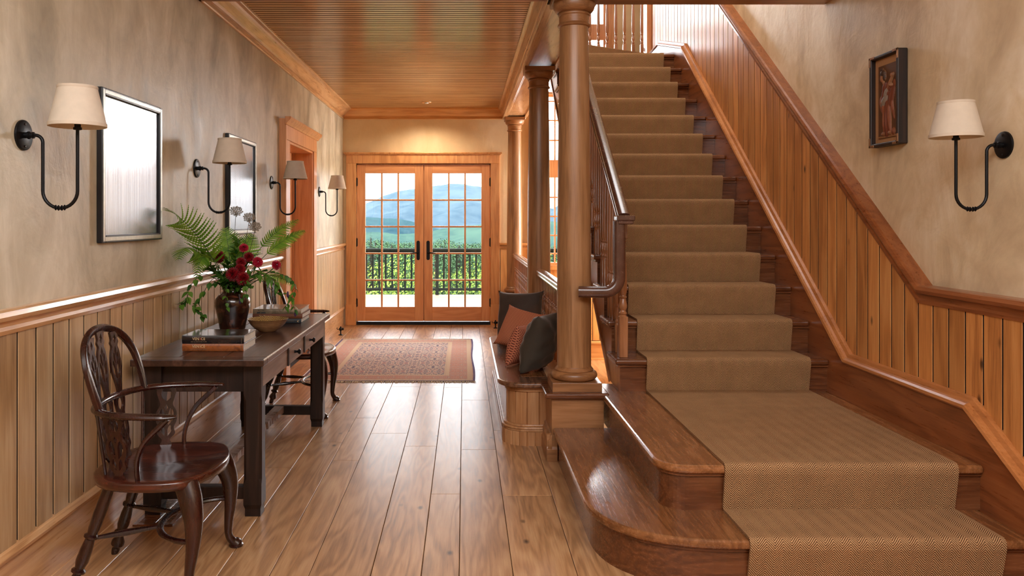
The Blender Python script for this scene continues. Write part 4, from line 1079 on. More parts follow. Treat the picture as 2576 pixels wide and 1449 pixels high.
# ================================================================== MIRRORS
def mirror_mat():
    m, t, b, o = nodes('aged_mirror'); tc = nd(t, 'TexCoord'); mp = nd(t, 'Mapping', {'Vector': tc.outputs['Object'], 'Scale': (1, 60, .6)})
    n = nd(t, 'TexNoise', {'Vector': mp.outputs[0], 'Scale': 3.0, 'Detail': 3.0}); b.inputs['Metallic'].default_value = 1
    t.links.new(ramp(t, n.outputs[0], [(.3, (104, 107, 112)), (.7, (132, 134, 138))]), b.inputs['Base Color'])
    b.inputs['Roughness'].default_value = .24; bump(t, b, n.outputs[0], .04, .002); return m
M['mirror'] = mirror_mat(); M['silver'] = plain('silver_leaf', (168, 168, 160), .38, metal=.8, noise=.3); M['ebony'] = plain('ebonised_wood', (20, 20, 24), .35)
def mirror(y0, y1, label):
    z0, z1 = 1.277, 1.955; x = -1.59; t = thing('wall_mirror', (x, (y0+y1)/2, z0), label, 'mirror', 'framed mirrors on the left wall'); w_ = .034
    g = MB(); g.box(x+.001, x+.027, y0, y0+w_, z0, z1).box(x+.001, x+.027, y1-w_, y1, z0, z1).box(x+.001, x+.027, y0+w_, y1-w_, z0, z0+w_).box(x+.001, x+.027, y0+w_, y1-w_, z1-w_, z1)
    g.build('frame', M['ebony'], t, bevel=.004)
    g = MB(); a = .007; b = .026; X_ = x+.0285
    for (p0, p1, q0, q1) in ((y0+a, y0+b, z0+a, z1-a), (y1-b, y1-a, z0+a, z1-a), (y0+b, y1-b, z0+a, z0+b), (y0+b, y1-b, z1-b, z1-a)): g.box(x+.02, X_, p0, p1, q0, q1)
    g.build('silver_trim', M['silver'], t, bevel=.002)
    MB().box(x+.001, x+.016, y0+w_-.002, y1-w_+.002, z0+w_-.002, z1-w_+.002).build('mirror_glass', M['mirror'], t)
mirror(3.44, 4.125, 'larger looking, nearer framed mirror on the left wall between two lamps')
mirror(5.29, 5.99, 'farther framed mirror on the left wall behind the flowers')

# ================================================================== CARVED RELIEF ON THE RIGHT WALL
rl = thing('framed_relief', (2.2, 4.085, 1.755), 'dark framed carved wooden relief of a robed lute player on the right wall', 'wall art')
M['frame'] = wood('dark_burl_frame', (14, 8, 6), (34, 20, 14), (60, 38, 26), 'z', rough=.5, coat=.0, var=.1, bumpy=.1); M['mat'] = plain('tan_mat_board', (176, 132, 92), .85, noise=.06); M['gilt'] = plain('gilt_corner', (146, 104, 68), .4, metal=.5, noise=.3)
y0, y1, z0, z1, xa, xb_ = 3.945, 4.224, 1.757, 2.232, 2.198, 2.146; w_ = .018
MB().box(xb_, xa, y0, y0+w_, z0, z1).box(xb_, xa, y1-w_, y1, z0, z1).box(xb_, xa, y0+w_, y1-w_, z0, z0+w_).box(xb_, xa, y0+w_, y1-w_, z1-w_, z1).build('frame', M['frame'], rl, bevel=.005)
for yy, sy in ((y0, 1), (y1, -1)):
    for zz, sz in ((z0, 1), (z1, -1)):
        g = MB(); a, b = sorted((yy-.0006*sy, yy+sy*.012)); c, d = sorted((zz-.0006*sz, zz+sz*.05)); g.box(xb_-.0012, xb_+.004, a, b, c, d)
        a, b = sorted((yy-.0006*sy, yy+sy*.05)); c, d = sorted((zz-.0006*sz, zz+sz*.012)); g.box(xb_-.0012, xb_+.004, a, b, c, d); g.build('corner_mount', M['gilt'], rl, bevel=.001)
MB().box(2.172, 2.19, y0+w_, y1-w_, z0+w_, z1-w_).build('backing', M['mat'], rl)
def relief():
    py0, py1, pz0, pz1 = 3.975, 4.165, 1.80, 2.175; NU, NV = 64, 128
    E = []  # (cu, cv, ru, rv, angle, height, colour)
    def e(*a): E.append(a)
    ROBE, SKIN, LUTE, HAIR, SASH = (118,56,36), (156,104,70), (142,128,114), (52,36,28), (140,76,48)
    e(.45,.26,.22,.26,0,.020,ROBE); e(.40,.50,.24,.24,0,.024,ROBE); e(.30,.43,.16,.17,.5,.028,SASH); e(.68,.54,.13,.16,-.4,.024,ROBE); e(.44,.68,.24,.08,0,.024,ROBE)
    e(.60,.30,.07,.26,.08,.026,SASH); e(.34,.26,.05,.24,-.05,.026,SASH); e(.47,.22,.035,.22,0,.027,ROBE); e(.74,.42,.05,.2,.2,.020,SASH)
    e(.30,.765,.04,.05,0,.022,SKIN); e(.27,.82,.085,.062,0,.034,SKIN); e(.29,.885,.12,.052,0,.034,HAIR); e(.24,.935,.06,.028,0,.030,HAIR); e(.36,.84,.05,.06,0,.026,HAIR)
    e(.38,.50,.13,.125,-.9,.036,LUTE); e(.46,.60,.07,.10,-.62,.034,LUTE); e(.66,.735,.028,.14,-.58,.032,SKIN); e(.76,.83,.05,.035,-.5,.034,SKIN)
    e(.30,.48,.05,.03,.4,.040,SKIN); e(.70,.70,.05,.026,-.5,.038,SKIN); e(.82,.72,.05,.05,.2,.012,SASH)
    e(.30,.055,.13,.03,0,.022,SKIN); e(.62,.055,.11,.032,0,.022,SKIN); e(.78,.07,.09,.05,0,.020,SASH)
    g = MB(); vs = []; cols = []
    for j in range(NV+1):
        for i in range(NU+1):
            u, v = i/NU, j/NV; h = .0; c = (158, 112, 70)
            asp = (pz1-pz0)/(py1-py0)
            for (cu, cv, ru, rv, an, hh, col) in E:
                dx_ = (u-cu); dz_ = (v-cv)*asp; q = cos(an)*dx_+sin(an)*dz_; r = -sin(an)*dx_+cos(an)*dz_; d = (q/ru)**2+(r/(rv*asp))**2
                if d < 1:
                    x = hh*(1-d)**.35*.55
                    if col in (ROBE, SASH): x += .0022*sin(46*u+6*sin(5*v))*(1-d)
                    if x > h: h = x; c = col
            if u < .03 or u > .97 or v < .02 or v > .98: h = 0
            if v < .03: h = .004
            if h < .001: h += .0012*sin(31*u+11*v)*sin(17*v)
            vs.append((2.168-h, py1-(py1-py0)*u, pz0+(pz1-pz0)*v)); cols.append(c)
    k = len(vs)
    fs = [(j*(NU+1)+i, j*(NU+1)+i+1, (j+1)*(NU+1)+i+1, (j+1)*(NU+1)+i) for j in range(NV) for i in range(NU)]
    g.add(vs, fs, 0, True); g.box(2.166, 2.175, py0, py1, pz0, pz1)
    m, t, b, o = nodes('carved_painted_wood'); at = nd(t, 'Attribute', attribute_name='paint'); tc = nd(t, 'TexCoord'); n = nd(t, 'TexNoise', {'Vector': tc.outputs['Object'], 'Scale': 60.0, 'Detail': 4.0})
    c = mixc(t, mth(t, 'MULTIPLY', n.outputs[0], .6), at.outputs['Color'], lin((84, 52, 32))); t.links.new(c, b.inputs['Base Color']); b.inputs['Roughness'].default_value = .6
    ob = g.build('carved_panel', m, rl, sharp=0)
    ca = ob.data.color_attributes.new('paint', 'FLOAT_COLOR', 'POINT')
    for i in range(len(ob.data.vertices)): ca.data[i].color = lin(cols[i]) if i < k else lin((96, 62, 40))
relief()

# ================================================================== BOOKS, BOWL, VASE ON THE TABLE
def text_mesh(s, size, loc, mat, parent, name='title', rot90=False, squash=1.0):
    cu = bpy.data.curves.new('t', 'FONT'); cu.body = s; cu.size = size; cu.extrude = .0004; cu.resolution_u = 3
    ob = bpy.data.objects.new('t', cu); C.objects.link(ob); bpy.context.view_layer.update()
    me = bpy.data.meshes.new_from_object(ob.evaluated_get(bpy.context.evaluated_depsgraph_get()))
    g = MB()
    def f(v):
        x, y, z = v.co.x*squash, v.co.y, v.co.z
        if rot90: x, y = -y, x
        return (loc[0]+x, loc[1]-z, loc[2]+y)
    g.add([f(v) for v in me.vertices], [tuple(p.vertices) for p in me.polygons], 0)
    bpy.data.objects.remove(ob); bpy.data.curves.remove(cu); bpy.data.meshes.remove(me)
    return g.build(name, mat, parent)
def book(x0, x1, y0, y1, z0, z1, cover, label, group):
    t = thing('book', ((x0+x1)/2, (y0+y1)/2, z0), label, 'book', group); c = .0028
    g = MB(); r = []
    n = 8; sp = []      # spine gently rounded: C section swept along x
    for i in range(n+1): a = i/n; sp.append((y0-.004*sin(pi*a)+.0045, z0+(z1-z0)*a))
    inner = [(y1, z1), (y1, z1-c), (y0+.008, z1-c), (y0+.008, z0+c), (y1, z0+c), (y1, z0)]
    g.prism(sp+inner, x0, x1, lambda u, v, a: (a, u, v), .3); g.build('cover', cover, t)
    MB().box(x0+.004, x1-.004, y0+.007, y1-.004, z0+c*.9, z1-c*.9).build('pages', M['white'], t)
    return t
def printed(name, a, b_, c_, sc=9, rough=.18):
    m, t, b, o = nodes(name); tc = nd(t, 'TexCoord'); n = nd(t, 'TexNoise', {'Vector': tc.outputs['Object'], 'Scale': float(sc), 'Detail': 6.0, 'Roughness': .65, 'Distortion': 1.0})
    t.links.new(ramp(t, n.outputs[0], [(.38, lin(a)), (.52, lin(b_)), (.64, lin(c_))]), b.inputs['Base Color']); b.inputs['Roughness'].default_value = rough
    b.inputs['Coat Weight'].default_value = .6; b.inputs['Coat Roughness'].default_value = .06; return m
M['bk1'] = printed('black_dust_jacket', (14, 12, 14), (30, 22, 22), (62, 44, 34), 7); M['bk2'] = printed('orange_dust_jacket', (96, 48, 22), (150, 84, 40), (120, 70, 44), 10)
M['bk3'] = printed('olive_dust_jacket', (120, 106, 84), (150, 134, 110), (170, 140, 118), 12, .35); M['bk4'] = plain('brown_cloth_cover', (116, 66, 42), .6); M['bk5'] = plain('slate_cloth_cover', (52, 56, 62), .55)
M['gold'] = plain('gilt_lettering', (206, 176, 130), .45); M['dimgold'] = plain('dim_lettering', (122, 100, 76), .5); M['redlet'] = plain('red_lettering', (176, 60, 44), .5)
G1 = 'glossy art books at the near end of the table'; zt_ = .7415
b2 = book(-1.366, -1.069, 3.855, 4.09, zt_, zt_+.0355, M['bk2'], 'orange-brown VENICE art book under the black one on the table', G1)
b1 = book(-1.368, -1.067, 3.857, 4.085, zt_+.036, zt_+.0755, M['bk1'], 'glossy black VENICE art book on top of the near pile', G1)
def venice(t, zb, y, dim):
    x = -1.317
    for w1, mt in (('VEN', M['gold']), ('I', M['redlet'] if dim else M['gold']), ('CE', M['gold'])):
        dx_ = {'VEN': 0, 'I': .0364, 'CE': .0412}[w1]; text_mesh(w1, .0185, (x+dx_, y, zb+.0185), mt, t, squash=.96)
    text_mesh('ART & ARCHITECTURE', .0068, (x-.008, y, zb+.008), M['dimgold'], t, 'subtitle', squash=1.12)
venice(b1, zt_+.0355, 3.8565, True); venice(b2, zt_-.001, 3.8545, False)
for t_, zb in ((b1, zt_+.0385), (b2, zt_+.002)):
    text_mesh('ART & ARCHITECTURE', .0042, (-1.078, 3.8572 if t_ is b1 else 3.8552, zb), M['dimgold'], t_, 'side_lettering', rot90=True, squash=.62)
# far pile
G2 = 'books in the far pile on the table'
b5 = book(-1.292, -1.004, 4.90, 5.165, zt_, zt_+.0285, M['bk5'], 'dark slate cloth book at the bottom of the far pile', G2)
b4 = book(-1.302, -.996, 4.895, 5.17, zt_+.029, zt_+.058, M['bk4'], 'brown book with pale title in the middle of the far pile', G2)
b3 = book(-1.300, -1.004, 4.893, 5.165, zt_+.0585, zt_+.088, M['bk3'], 'pale olive illustrated book on top of the far pile', G2)
text_mesh('The Museum', .015, (-1.262, 4.894, zt_+.040), M['gold'], b4); text_mesh('Neue Galerie', .008, (-1.11, 4.894, zt_+.040), M['dimgold'], b4, 'subtitle')
text_mesh('Art & Decoration', .010, (-1.12, 4.899, zt_+.011), M['dimgold'], b5)
g = MB(); g.prism([(0,0),(.012,.006),(.012,.002),(.004,-.001),(.012,-.006),(.006,-.007)], 0, .0005, lambda u, v, a: (-1.03+u, 4.9+.0002-a, zt_+.013+v)); g.build('emblem', M['gold'], b5)
g = MB(); g.prism([(0,0),(.02,.0),(.022,.012),(.012,.02),(.004,.014)], 0, .0005, lambda u, v, a: (-1.275+u, 4.8945-a, zt_+.062+v)); g.prism([(0,0),(.03,.0),(.026,.010),(.014,.02),(.01,.016)], 0, .0005, lambda u, v, a: (-1.25+u, 4.8945-a, zt_+.062+v)); g.build('spine_picture', M['bk5'], b3)
# bowl
bw = thing('wooden_bowl', (-1.125, 4.56, .7405), 'shallow round pale wooden bowl with herringbone carved inside, beside the vase', 'bowl')
def bowlmat():
    m, t, b, o = nodes('coiled_bamboo'); tc = nd(t, 'TexCoord'); s = nd(t, 'SeparateXYZ', {0: tc.outputs['Object']})
    l = mth(t, 'PINGPONG', mth(t, 'MULTIPLY', s.outputs[2], 180.0), .5); n = nd(t, 'TexNoise', {'Vector': tc.outputs['Object'], 'Scale': 40.0})
    c = ramp(t, mth(t, 'ADD', l, mth(t, 'MULTIPLY', n.outputs[0], .5)), [(.3, (120, 82, 52)), (.7, (184, 140, 96))]); t.links.new(c, b.inputs['Base Color']); b.inputs['Roughness'].default_value = .4; return m
def bowlin():
    m, t, b, o = nodes('carved_bowl_inside'); tc = nd(t, 'TexCoord'); s = nd(t, 'SeparateXYZ', {0: tc.outputs['Object']})
    tri = mth(t, 'PINGPONG', s.outputs[0], .024); q = mth(t, 'DIVIDE', mth(t, 'ADD', s.outputs[1], mth(t, 'MULTIPLY', tri, 1.4)), .0085); f = mth(t, 'PINGPONG', q, .5)
    t.links.new(ramp(t, f, [(.22, (70, 44, 20)), (.3, (190, 150, 84))]), b.inputs['Base Color']); b.inputs['Roughness'].default_value = .5; bump(t, b, f, .6, .004); return m
g = MB().lathe([(.0, 0), (.045, 0), (.048, .003), (.072, .018), (.097, .042), (.113, .070), (.1165, .072)], n=48, caps=False); 
g.build('bowl_body', bowlmat(), parent=bw, local=True, sharp=50)
g = MB().lathe([(.1165, .072), (.1135, .073), (.109, .066), (.092, .046), (.068, .028), (.04, .02), (.0, .018)], n=48, caps=False); g.build('bowl_inside', bowlin(), parent=bw, local=True)
# vase
VX, VY = -1.356, 4.66
va = thing('vase', (VX, VY, .7405), 'dark brown glazed stoneware jar holding the flowers on the table', 'vase')
def glaze():
    m, t, b, o = nodes('tortoise_glaze'); tc = nd(t, 'TexCoord'); mp = nd(t, 'Mapping', {'Vector': tc.outputs['Object'], 'Scale': (1, 1, 1.6)}); n = nd(t, 'TexNoise', {'Vector': mp.outputs[0], 'Scale': 11.0, 'Detail': 5.0, 'Distortion': .6})
    t.links.new(ramp(t, n.outputs[0], [(.4, (24, 12, 9)), (.56, (54, 26, 17)), (.7, (110, 62, 42))]), b.inputs['Base Color']); b.inputs['Roughness'].default_value = .22; b.inputs['Coat Weight'].default_value = .6; bump(t, b, n.outputs[0], .15, .01); return m
vp = [(0, 0), (.070, 0), (.073, .004), (.079, .04), (.090, .09), (.099, .13), (.102, .155), (.098, .178), (.082, .197), (.064, .208), (.055, .216), (.054, .235), (.060, .243), (.062, .250), (.056, .254), (.049, .248), (.046, .23), (.05, .2), (.09, .16), (.08, .05), (.0, .03)]
MB().lathe(vp, n=56).build('vase_body', glaze(), parent=va, local=True, sharp=0)
for s in (-1, 1):
    a0 = 2.5 if s < 0 else 5.4
    g = MB(); cx, cy = cos(a0), sin(a0); g.tube([(cx*.08, cy*.08, .196), (cx*.095, cy*.095, .205), (cx*.097, cy*.097, .19), (cx*.1, cy*.1, .176)], .006, 8); g.build('lug', M['iron'], parent=va, local=True)

# ================================================================== FLOWERS
def leafmat(name, a, b_, tr=.35):
    m, t, b, o = nodes(name); oi = nd(t, 'Attribute', attribute_name='rnd'); c = mixc(t, oi.outputs['Fac'], lin(a), lin(b_)); t.links.new(c, b.inputs['Base Color']); b.inputs['Roughness'].default_value = .5
    tl = nd(t, 'BsdfTranslucent', {'Color': c}); mx = nd(t, 'MixShader', {0: tr, 1: b.outputs[0], 2: tl.outputs[0]}); t.links.new(mx.outputs[0], o.inputs[0]); return m
M['fern'] = leafmat('fern_green', (84, 134, 34), (140, 178, 60), .45); M['leaf'] = leafmat('leaf_green', (44, 96, 28), (110, 152, 54), .4); M['stem'] = plain('green_stem', (62, 84, 36), .6)
M['petal'] = leafmat('crimson_petal', (96, 4, 12), (150, 10, 26), .2); M['petal2'] = leafmat('bright_crimson_petal', (150, 12, 36), (196, 34, 66), .25); M['lace'] = plain('faded_umbel', (150, 138, 122), .8, noise=.3); M['bstem'] = plain('brown_stem', (58, 46, 34), .7)
M['purple'] = plain('purple_bell', (52, 26, 66), .5)
NECK = Vector((VX, VY, .985))
GF = 'flowers and leaves in the brown jar'
def bez(a, b, c, n):
    a, b, c = Vector(a), Vector(b), Vector(c); return [a*(1-t)**2+b*2*t*(1-t)+c*t*t for t in [i/n for i in range(n+1)]]
def frond(tip, mid, up, L=.13, np_=20, label='', rs=random.Random(1), start=.25, droop=.25, base=None):
    base = base or (NECK+Vector((0, 0, -.06))); path = bez(base, mid, tip, 40); g = MB()
    root = thing('fern_frond', base, label, 'fern', GF); up = Vector(up).normalized()
    MB().tube(path, lerplist([.0026, .002, .0008], len(path)), 6).build('stem', M['stem'], root)
    for i in range(np_):
        f = start+(1-start)*(i/(np_))**.92; k = min(int(f*40), 39); p = path[k].lerp(path[k+1], f*40-k); t = (path[k+1]-path[k]).normalized(); side = t.cross(up).normalized(); u2 = side.cross(t)
        g_ = (i/np_); ln_ = L*(.62+.38*sin(min(1, g_*3.2)*pi/2))*(1-g_)**.75+.008
        for s in (-1, 1):
            d = (side*s+t*.48+u2*rs.uniform(-.12, .10)).normalized(); nrm = u2; wv = d.cross(nrm).normalized(); m = 9; w0 = .0105*(ln_/.13)**.55*1.25; rr = rs.random()
            vs = []; cen = []
            for j in range(m*2+1):
                q = j/(m*2); c = p+d*(ln_*q)-nrm*(droop*ln_*q*q)+t*(.12*ln_*q*q); wd = w0*(1-q)**.6*(1.0 if j % 2 else .45)*(1 if j else .4)
                fwd = d*(.003 if j % 2 else 0)
                vs += [c, c+wv*wd+fwd, c-wv*wd+fwd]
            fs = []
            for j in range(m*2):
                a = 3*j; fs += [(a, a+1, a+4, a+3), (a, a+3, a+5, a+2)]
            g.add(vs, fs, rr, False)
    g.build('leaflets', M['fern'], root)
# tips found in the photograph, each placed at its own depth around the jar
frond(P(412, 522, 4.05), P(500, 560, 4.35), (-.2, -.9, .5), .155, 24, 'longest fern frond, arching far left towards the large mirror', random.Random(1), .28)
frond(P(448, 655, 4.25), P(470, 560, 4.45), (-.1, -.8, .6), .12, 20, 'fern frond bending down at the far left of the bouquet', random.Random(2), .34)
frond(P(492, 705, 4.42), P(515, 560, 4.5), (-.3, -.9, .4), .10, 20, 'darker fern frond drooping in front at left of the jar', random.Random(3), .4)
frond(P(566, 572, 4.75), P(580, 640, 4.72), (0, -.85, .5), .13, 18, 'fern frond standing up behind, left of the lace flowers', random.Random(4), .38)
frond(P(636, 588, 4.80), P(600, 640, 4.72), (.1, -.85, .5), .12, 18, 'short fern frond in the middle behind the red dahlias', random.Random(5), .42)
frond(P(768, 580, 4.75), P(670, 610, 4.7), (0, -.6, .8), .085, 24, 'long fern frond reaching right to the door casing, lower of two', random.Random(6), .5)
frond(P(752, 552, 4.95), P(650, 590, 4.8), (0, -.6, .8), .085, 22, 'long fern frond reaching upper right, higher of two', random.Random(7), .5)
frond(P(735, 715, 4.5), P(660, 660, 4.55), (0, -.5, .85), .06, 16, 'small fern frond low on the right above the far books', random.Random(8), .5)
def dahlia(c, r, face, mat, label, rs, npet=150):
    c = Vector(c); root = thing('dahlia', c, label, 'flower', GF); face = Vector(face).normalized(); q = face.to_track_quat('Z', 'Y'); g = MB()
    for i in range(npet):
        f = (i+.5)/npet; th = i*2.39996; ph = pi*.04+f**.62*pi*.62; l = r*(.45+.6*f**.5)*rs.uniform(.92, 1.06); w_ = r*.26*rs.uniform(.85, 1.1)
        rad = Vector((sin(ph)*cos(th), sin(ph)*sin(th), cos(ph))); tan_ = Vector((-sin(th), cos(th), 0)); nn = rad.cross(tan_)
        vs = []
        for j, (u, wv, cup) in enumerate(((.25, .35, 0), (.5, .8, .0), (.75, 1.0, .10), (.93, .62, .18), (1.0, .05, .2))):
            p = rad*(l*u)+nn*(-l*cup*.3)
            vs += [p-tan_*w_*wv*.5-nn*(.25*w_*wv), p, p+tan_*w_*wv*.5-nn*(.25*w_*wv)]
        fs = []
        for j in range(4): a = 3*j; fs += [(a, a+1, a+4, a+3), (a+1, a+2, a+5, a+4)]
        g.add([q @ v + c for v in vs], fs, rs.random(), False)
    g.build('bloom', mat, root)
    MB().tube(bez(c-face*r*.2, c-face*r*1.2+Vector((0, 0, -.03)), NECK+Vector((0, 0, -.05)), 12), .0028, 6).build('stem', M['stem'], root)
    g = MB(); 
    for k in range(7):
        th = 2*pi*k/7; d = Vector((cos(th), sin(th), -.9)).normalized(); tn = Vector((-sin(th), cos(th), 0)); a = r*.55
        g.add([q @ v + c for v in (d*a*.3-tn*a*.2, d*a*.3+tn*a*.2, d*a*1.1)], [(0, 1, 2)], .2)
    g.build('sepals', M['leaf'], root)
D = [((549, 646, 4.60), .040, (-.5, -.8, .3), 'petal', 'dark red dahlia at the upper left of the bouquet'),
     ((613, 622, 4.62), .031, (.1, -.6, .8), 'petal2', 'bright crimson dahlia highest in the middle of the bouquet'),
     ((626, 645, 4.60), .034, (.2, -.7, .7), 'petal', 'dark red dahlia just below the highest one'),
     ((606, 658, 4.57), .032, (0, -.8, .5), 'petal', 'small dark red dahlia half hidden behind the big pair'),
     ((649, 659, 4.56), .032, (.4, -.9, .1), 'petal2', 'bright crimson dahlia right of centre, facing forward'),
     ((697, 666, 4.62), .032, (.8, -.5, .3), 'petal2', 'lone crimson dahlia at far right of the bouquet'),
     ((584, 690, 4.50), .044, (-.2, -1, .1), 'petal', 'large dark red dahlia low at the left over the jar rim'),
     ((612, 702, 4.49), .042, (.4, -1, -.1), 'petal', 'large dark red dahlia low at the right over the jar rim'),
     ((604, 676, 4.53), .034, (.2, -.9, .4), 'petal', 'dark red dahlia tucked between the two large low ones')]
for i, ((x, y, Y), r, fc, mt, lb) in enumerate(D): dahlia(P(x, y, Y), r, fc, M[mt], lb, random.Random(20+i))
def lace(c, r, label, rs):
    c = Vector(c); root = thing('lace_flower', c, label, 'flower', GF); q = Vector((.25, -.75, .65)).to_track_quat('Z', 'Y'); st_ = c+(q @ Vector((0, 0, -r*.8))); g = MB(); g2 = MB()
    for i in range(38):
        th = i*2.39996; f = ((i+.5)/38)**.5; e_ = c+(q @ Vector((r*f*cos(th), r*f*sin(th), .25*r*(1-f*f)))); g.tube([st_, st_.lerp(e_, .6), e_], .0006, 4)
        for k in range(12):
            t2 = k*2.39996; rr = r*.16*sqrt(k/12); e2 = e_+(q @ Vector((rr*cos(t2), rr*sin(t2), .004+rs.uniform(0, .002)))); g.tube([e_, e2], .0004, 3)
            g2.lathe([(.0, -.0018), (.0020, 0), (.0, .0018)], e2, 5, caps=False)
    g.tube(bez(st_, st_+Vector((-.01, 0, -.1)), NECK+Vector((0, 0, -.05)), 12), .0014, 6); g.build('stem', M['bstem'], root); g2.build('umbel', M['lace'], root)
lace(P(594, 533, 4.75), .038, 'pale dried lace flower, highest and leftmost of three', random.Random(1)); lace(P(627, 549, 4.7), .036, 'pale dried lace flower in front of the far mirror, middle of three', random.Random(2)); lace(P(641, 572, 4.66), .036, 'pale dried lace flower, lowest and rightmost of three', random.Random(3))
def leaf(g, p, d, up, L, w_, rs):
    d = Vector(d).normalized(); up = Vector(up); s = d.cross(up).normalized(); n = s.cross(d); rr = rs.random(); vs = []
    prof_ = ((0, .04), (.1, .45), (.22, .85), (.36, 1.0), (.52, .92), (.68, .68), (.84, .34), (1.0, 0))
    for q, wv in prof_:
        c = p+d*(L*q)-n*(L*.22*q*q); vs += [c+s*(w_*wv*.5)+n*(w_*wv*.14), c, c-s*(w_*wv*.5)+n*(w_*wv*.14)]
    fs = []
    for j in range(7): a = 3*j; fs += [(a, a+1, a+4, a+3), (a+1, a+2, a+5, a+4)]
    g.add(vs, fs, rr, True)
def vine(pts, label, rs, n=9, L=.05, w_=.026, start=.35, bells=()):
    path = catmull(pts, 6); root = thing('leafy_vine', path[0], label, 'vine', GF); MB().tube(path, lerplist([.002, .0012], len(path)), 6).build('stem', M['bstem'], root); g = MB()
    for i in range(n):
        f = start+(1-start)*i/(n-1); k = min(int(f*(len(path)-1)), len(path)-2); p = path[k]; t = (path[k+1]-path[k]).normalized()
        for s in (-1, 1):
            d = t*.5+Vector((rs.uniform(-.8, .8), rs.uniform(-.8, .8), rs.uniform(-.9, .3))); leaf(g, p, d, (0, -.4, 1), L*rs.uniform(.7, 1.15), w_*rs.uniform(.8, 1.15), rs)
    g.build('leaves', M['leaf'], root)
    for b_ in bells: MB().lathe([(.0, .012), (.004, .01), (.006, 0), (.0075, -.012), (.004, -.022), (0, -.024)], b_, 8).build('bell_flower', M['purple'], root)
N0 = NECK+Vector((0, 0, -.03))
vine([N0, P(520, 690, 4.5), P(482, 715, 4.4), P(470, 752, 4.35), P(455, 768, 4.35)], 'leafy vine trailing furthest left beside the jar', random.Random(1), 8)
vine([N0, P(540, 700, 4.45), P(505, 750, 4.38), P(490, 770, 4.36), P(512, 795, 4.36)], 'leafy vine hanging down left of the jar shoulder', random.Random(2), 8)
vine([N0, P(575, 715, 4.5), P(568, 745, 4.48), P(572, 775, 4.5)], 'short leafy vine hanging over the front of the jar', random.Random(3), 5, .035, .018)
vine([N0, P(610, 705, 4.48), P(620, 740, 4.45), P(604, 752, 4.46)], 'short leafy sprig with purple bell over the jar rim', random.Random(4), 5, .035, .02, bells=[P(604, 754, 4.46)])
vine([N0, P(660, 690, 4.5), P(705, 690, 4.5), P(735, 705, 4.5), P(742, 735, 4.5), P(715, 775, 4.5)], 'leafy vine trailing right and curling above the far books', random.Random(5), 11, .042, .022, bells=[P(724, 738, 4.5)])
vine([N0, P(650, 705, 4.52), P(690, 735, 4.52), P(728, 745, 4.52), P(743, 783, 4.52)], 'long leafy vine with purple bell hanging over the far books', random.Random(6), 8, .036, .02, .5, bells=[P(743, 786, 4.52)])
vine([N0, P(640, 690, 4.5), P(680, 700, 4.48), P(700, 720, 4.46)], 'dense dark leafy sprig low on the right of the bouquet', random.Random(7), 12, .055, .022, .15)
def filler(tip, label, seed, n=16, L=.06, w_=.026):
    rs = random.Random(seed); path = bez(N0, (N0+Vector(tip))/2+Vector((0, 0, .04)), tip, 14); root = thing('leafy_sprig', path[0], label, 'leaves', GF); MB().tube(path, .0022, 6).build('stem', M['stem'], root); g = MB()
    for i in range(n):
        k = min(int((.12+.88*i/n)*14), 13); p = path[k]; t = (path[k+1]-path[k]).normalized()
        for s in range(2): leaf(g, p, t*.6+Vector((rs.uniform(-1, 1), rs.uniform(-1, .6), rs.uniform(-.5, .7))), (0, -.3, 1), L*rs.uniform(.6, 1.2), w_*rs.uniform(.7, 1.2), rs)
    g.build('leaves', M['leaf'], root)
filler(P(520, 670, 4.55), 'leafy green sprig filling the left of the bouquet above the rim', 31); filler(P(570, 650, 4.60), 'leafy green sprig between the left ferns and the dahlias', 32); filler(P(640, 640, 4.62), 'leafy green sprig behind the highest dahlia', 33)
filler(P(668, 680, 4.58), 'leafy green sprig right of the dahlia facing forward', 34); filler(P(540, 715, 4.45), 'leafy green sprig spreading low over the left rim', 35, 18, .05); filler(P(634, 722, 4.46), 'leafy green sprig spreading low over the right rim', 36, 18, .045); filler(P(592, 670, 4.62), 'leafy green sprig in the heart of the bouquet', 37, 26)
filler(P(500, 640, 4.5), 'leafy green sprig under the longest fern frond', 38, 20)
filler(P(600, 600, 4.7), 'tall leafy green sprig between the lace flower stems', 39, 20)
filler(P(560, 700, 4.42), 'broad leafy sprig in front of the jar neck, left of the low dahlias', 40, 22, .055, .03)

# ================================================================== SMALL THINGS OF THE ROOM
def doorstop(x, y, rz, label):
    t = thing('door_stop', (x, y, 0), label, 'door stop', 'iron door stops', rz); K = dict(parent=t, local=True)
    MB().lathe([(.026, 0), (.028, .003), (.022, .008), (.010, .012), (.008, .02), (.007, .045), (.011, .05), (.011, .055), (.018, .06), (.022, .072), (.018, .084), (.008, .088), (.010, .096), (.004, .104), (0, .105)], n=18).build('post', M['black'], **K)
    MB().tube([(-.02, 0, .07), (-.038, 0, .068), (-.044, 0, .08), (-.040, 0, .09)], .004, 8).build('hook', M['black'], **K)
    MB().lathe([(.012, .018), (.014, .022), (.014, .034), (.010, .037), (0, .037)], (0, 0, .072), 14, axis='x').build('bumper', M['black'], **K)
doorstop(-1.475, 9.5, 0, 'black iron door stop on the floor by the left baseboard'); doorstop(.395, 10.1, 0, 'black iron door stop on the floor right of the terrace doors')
vt = thing('floor_register', (-1.40, 3.76, 0), 'slotted wooden floor vent under the near end of the table', 'floor vent')
MB().box(-1.485, -1.315, 3.58, 3.94, .0, .003).build('vent_recess', M['gap'], vt)
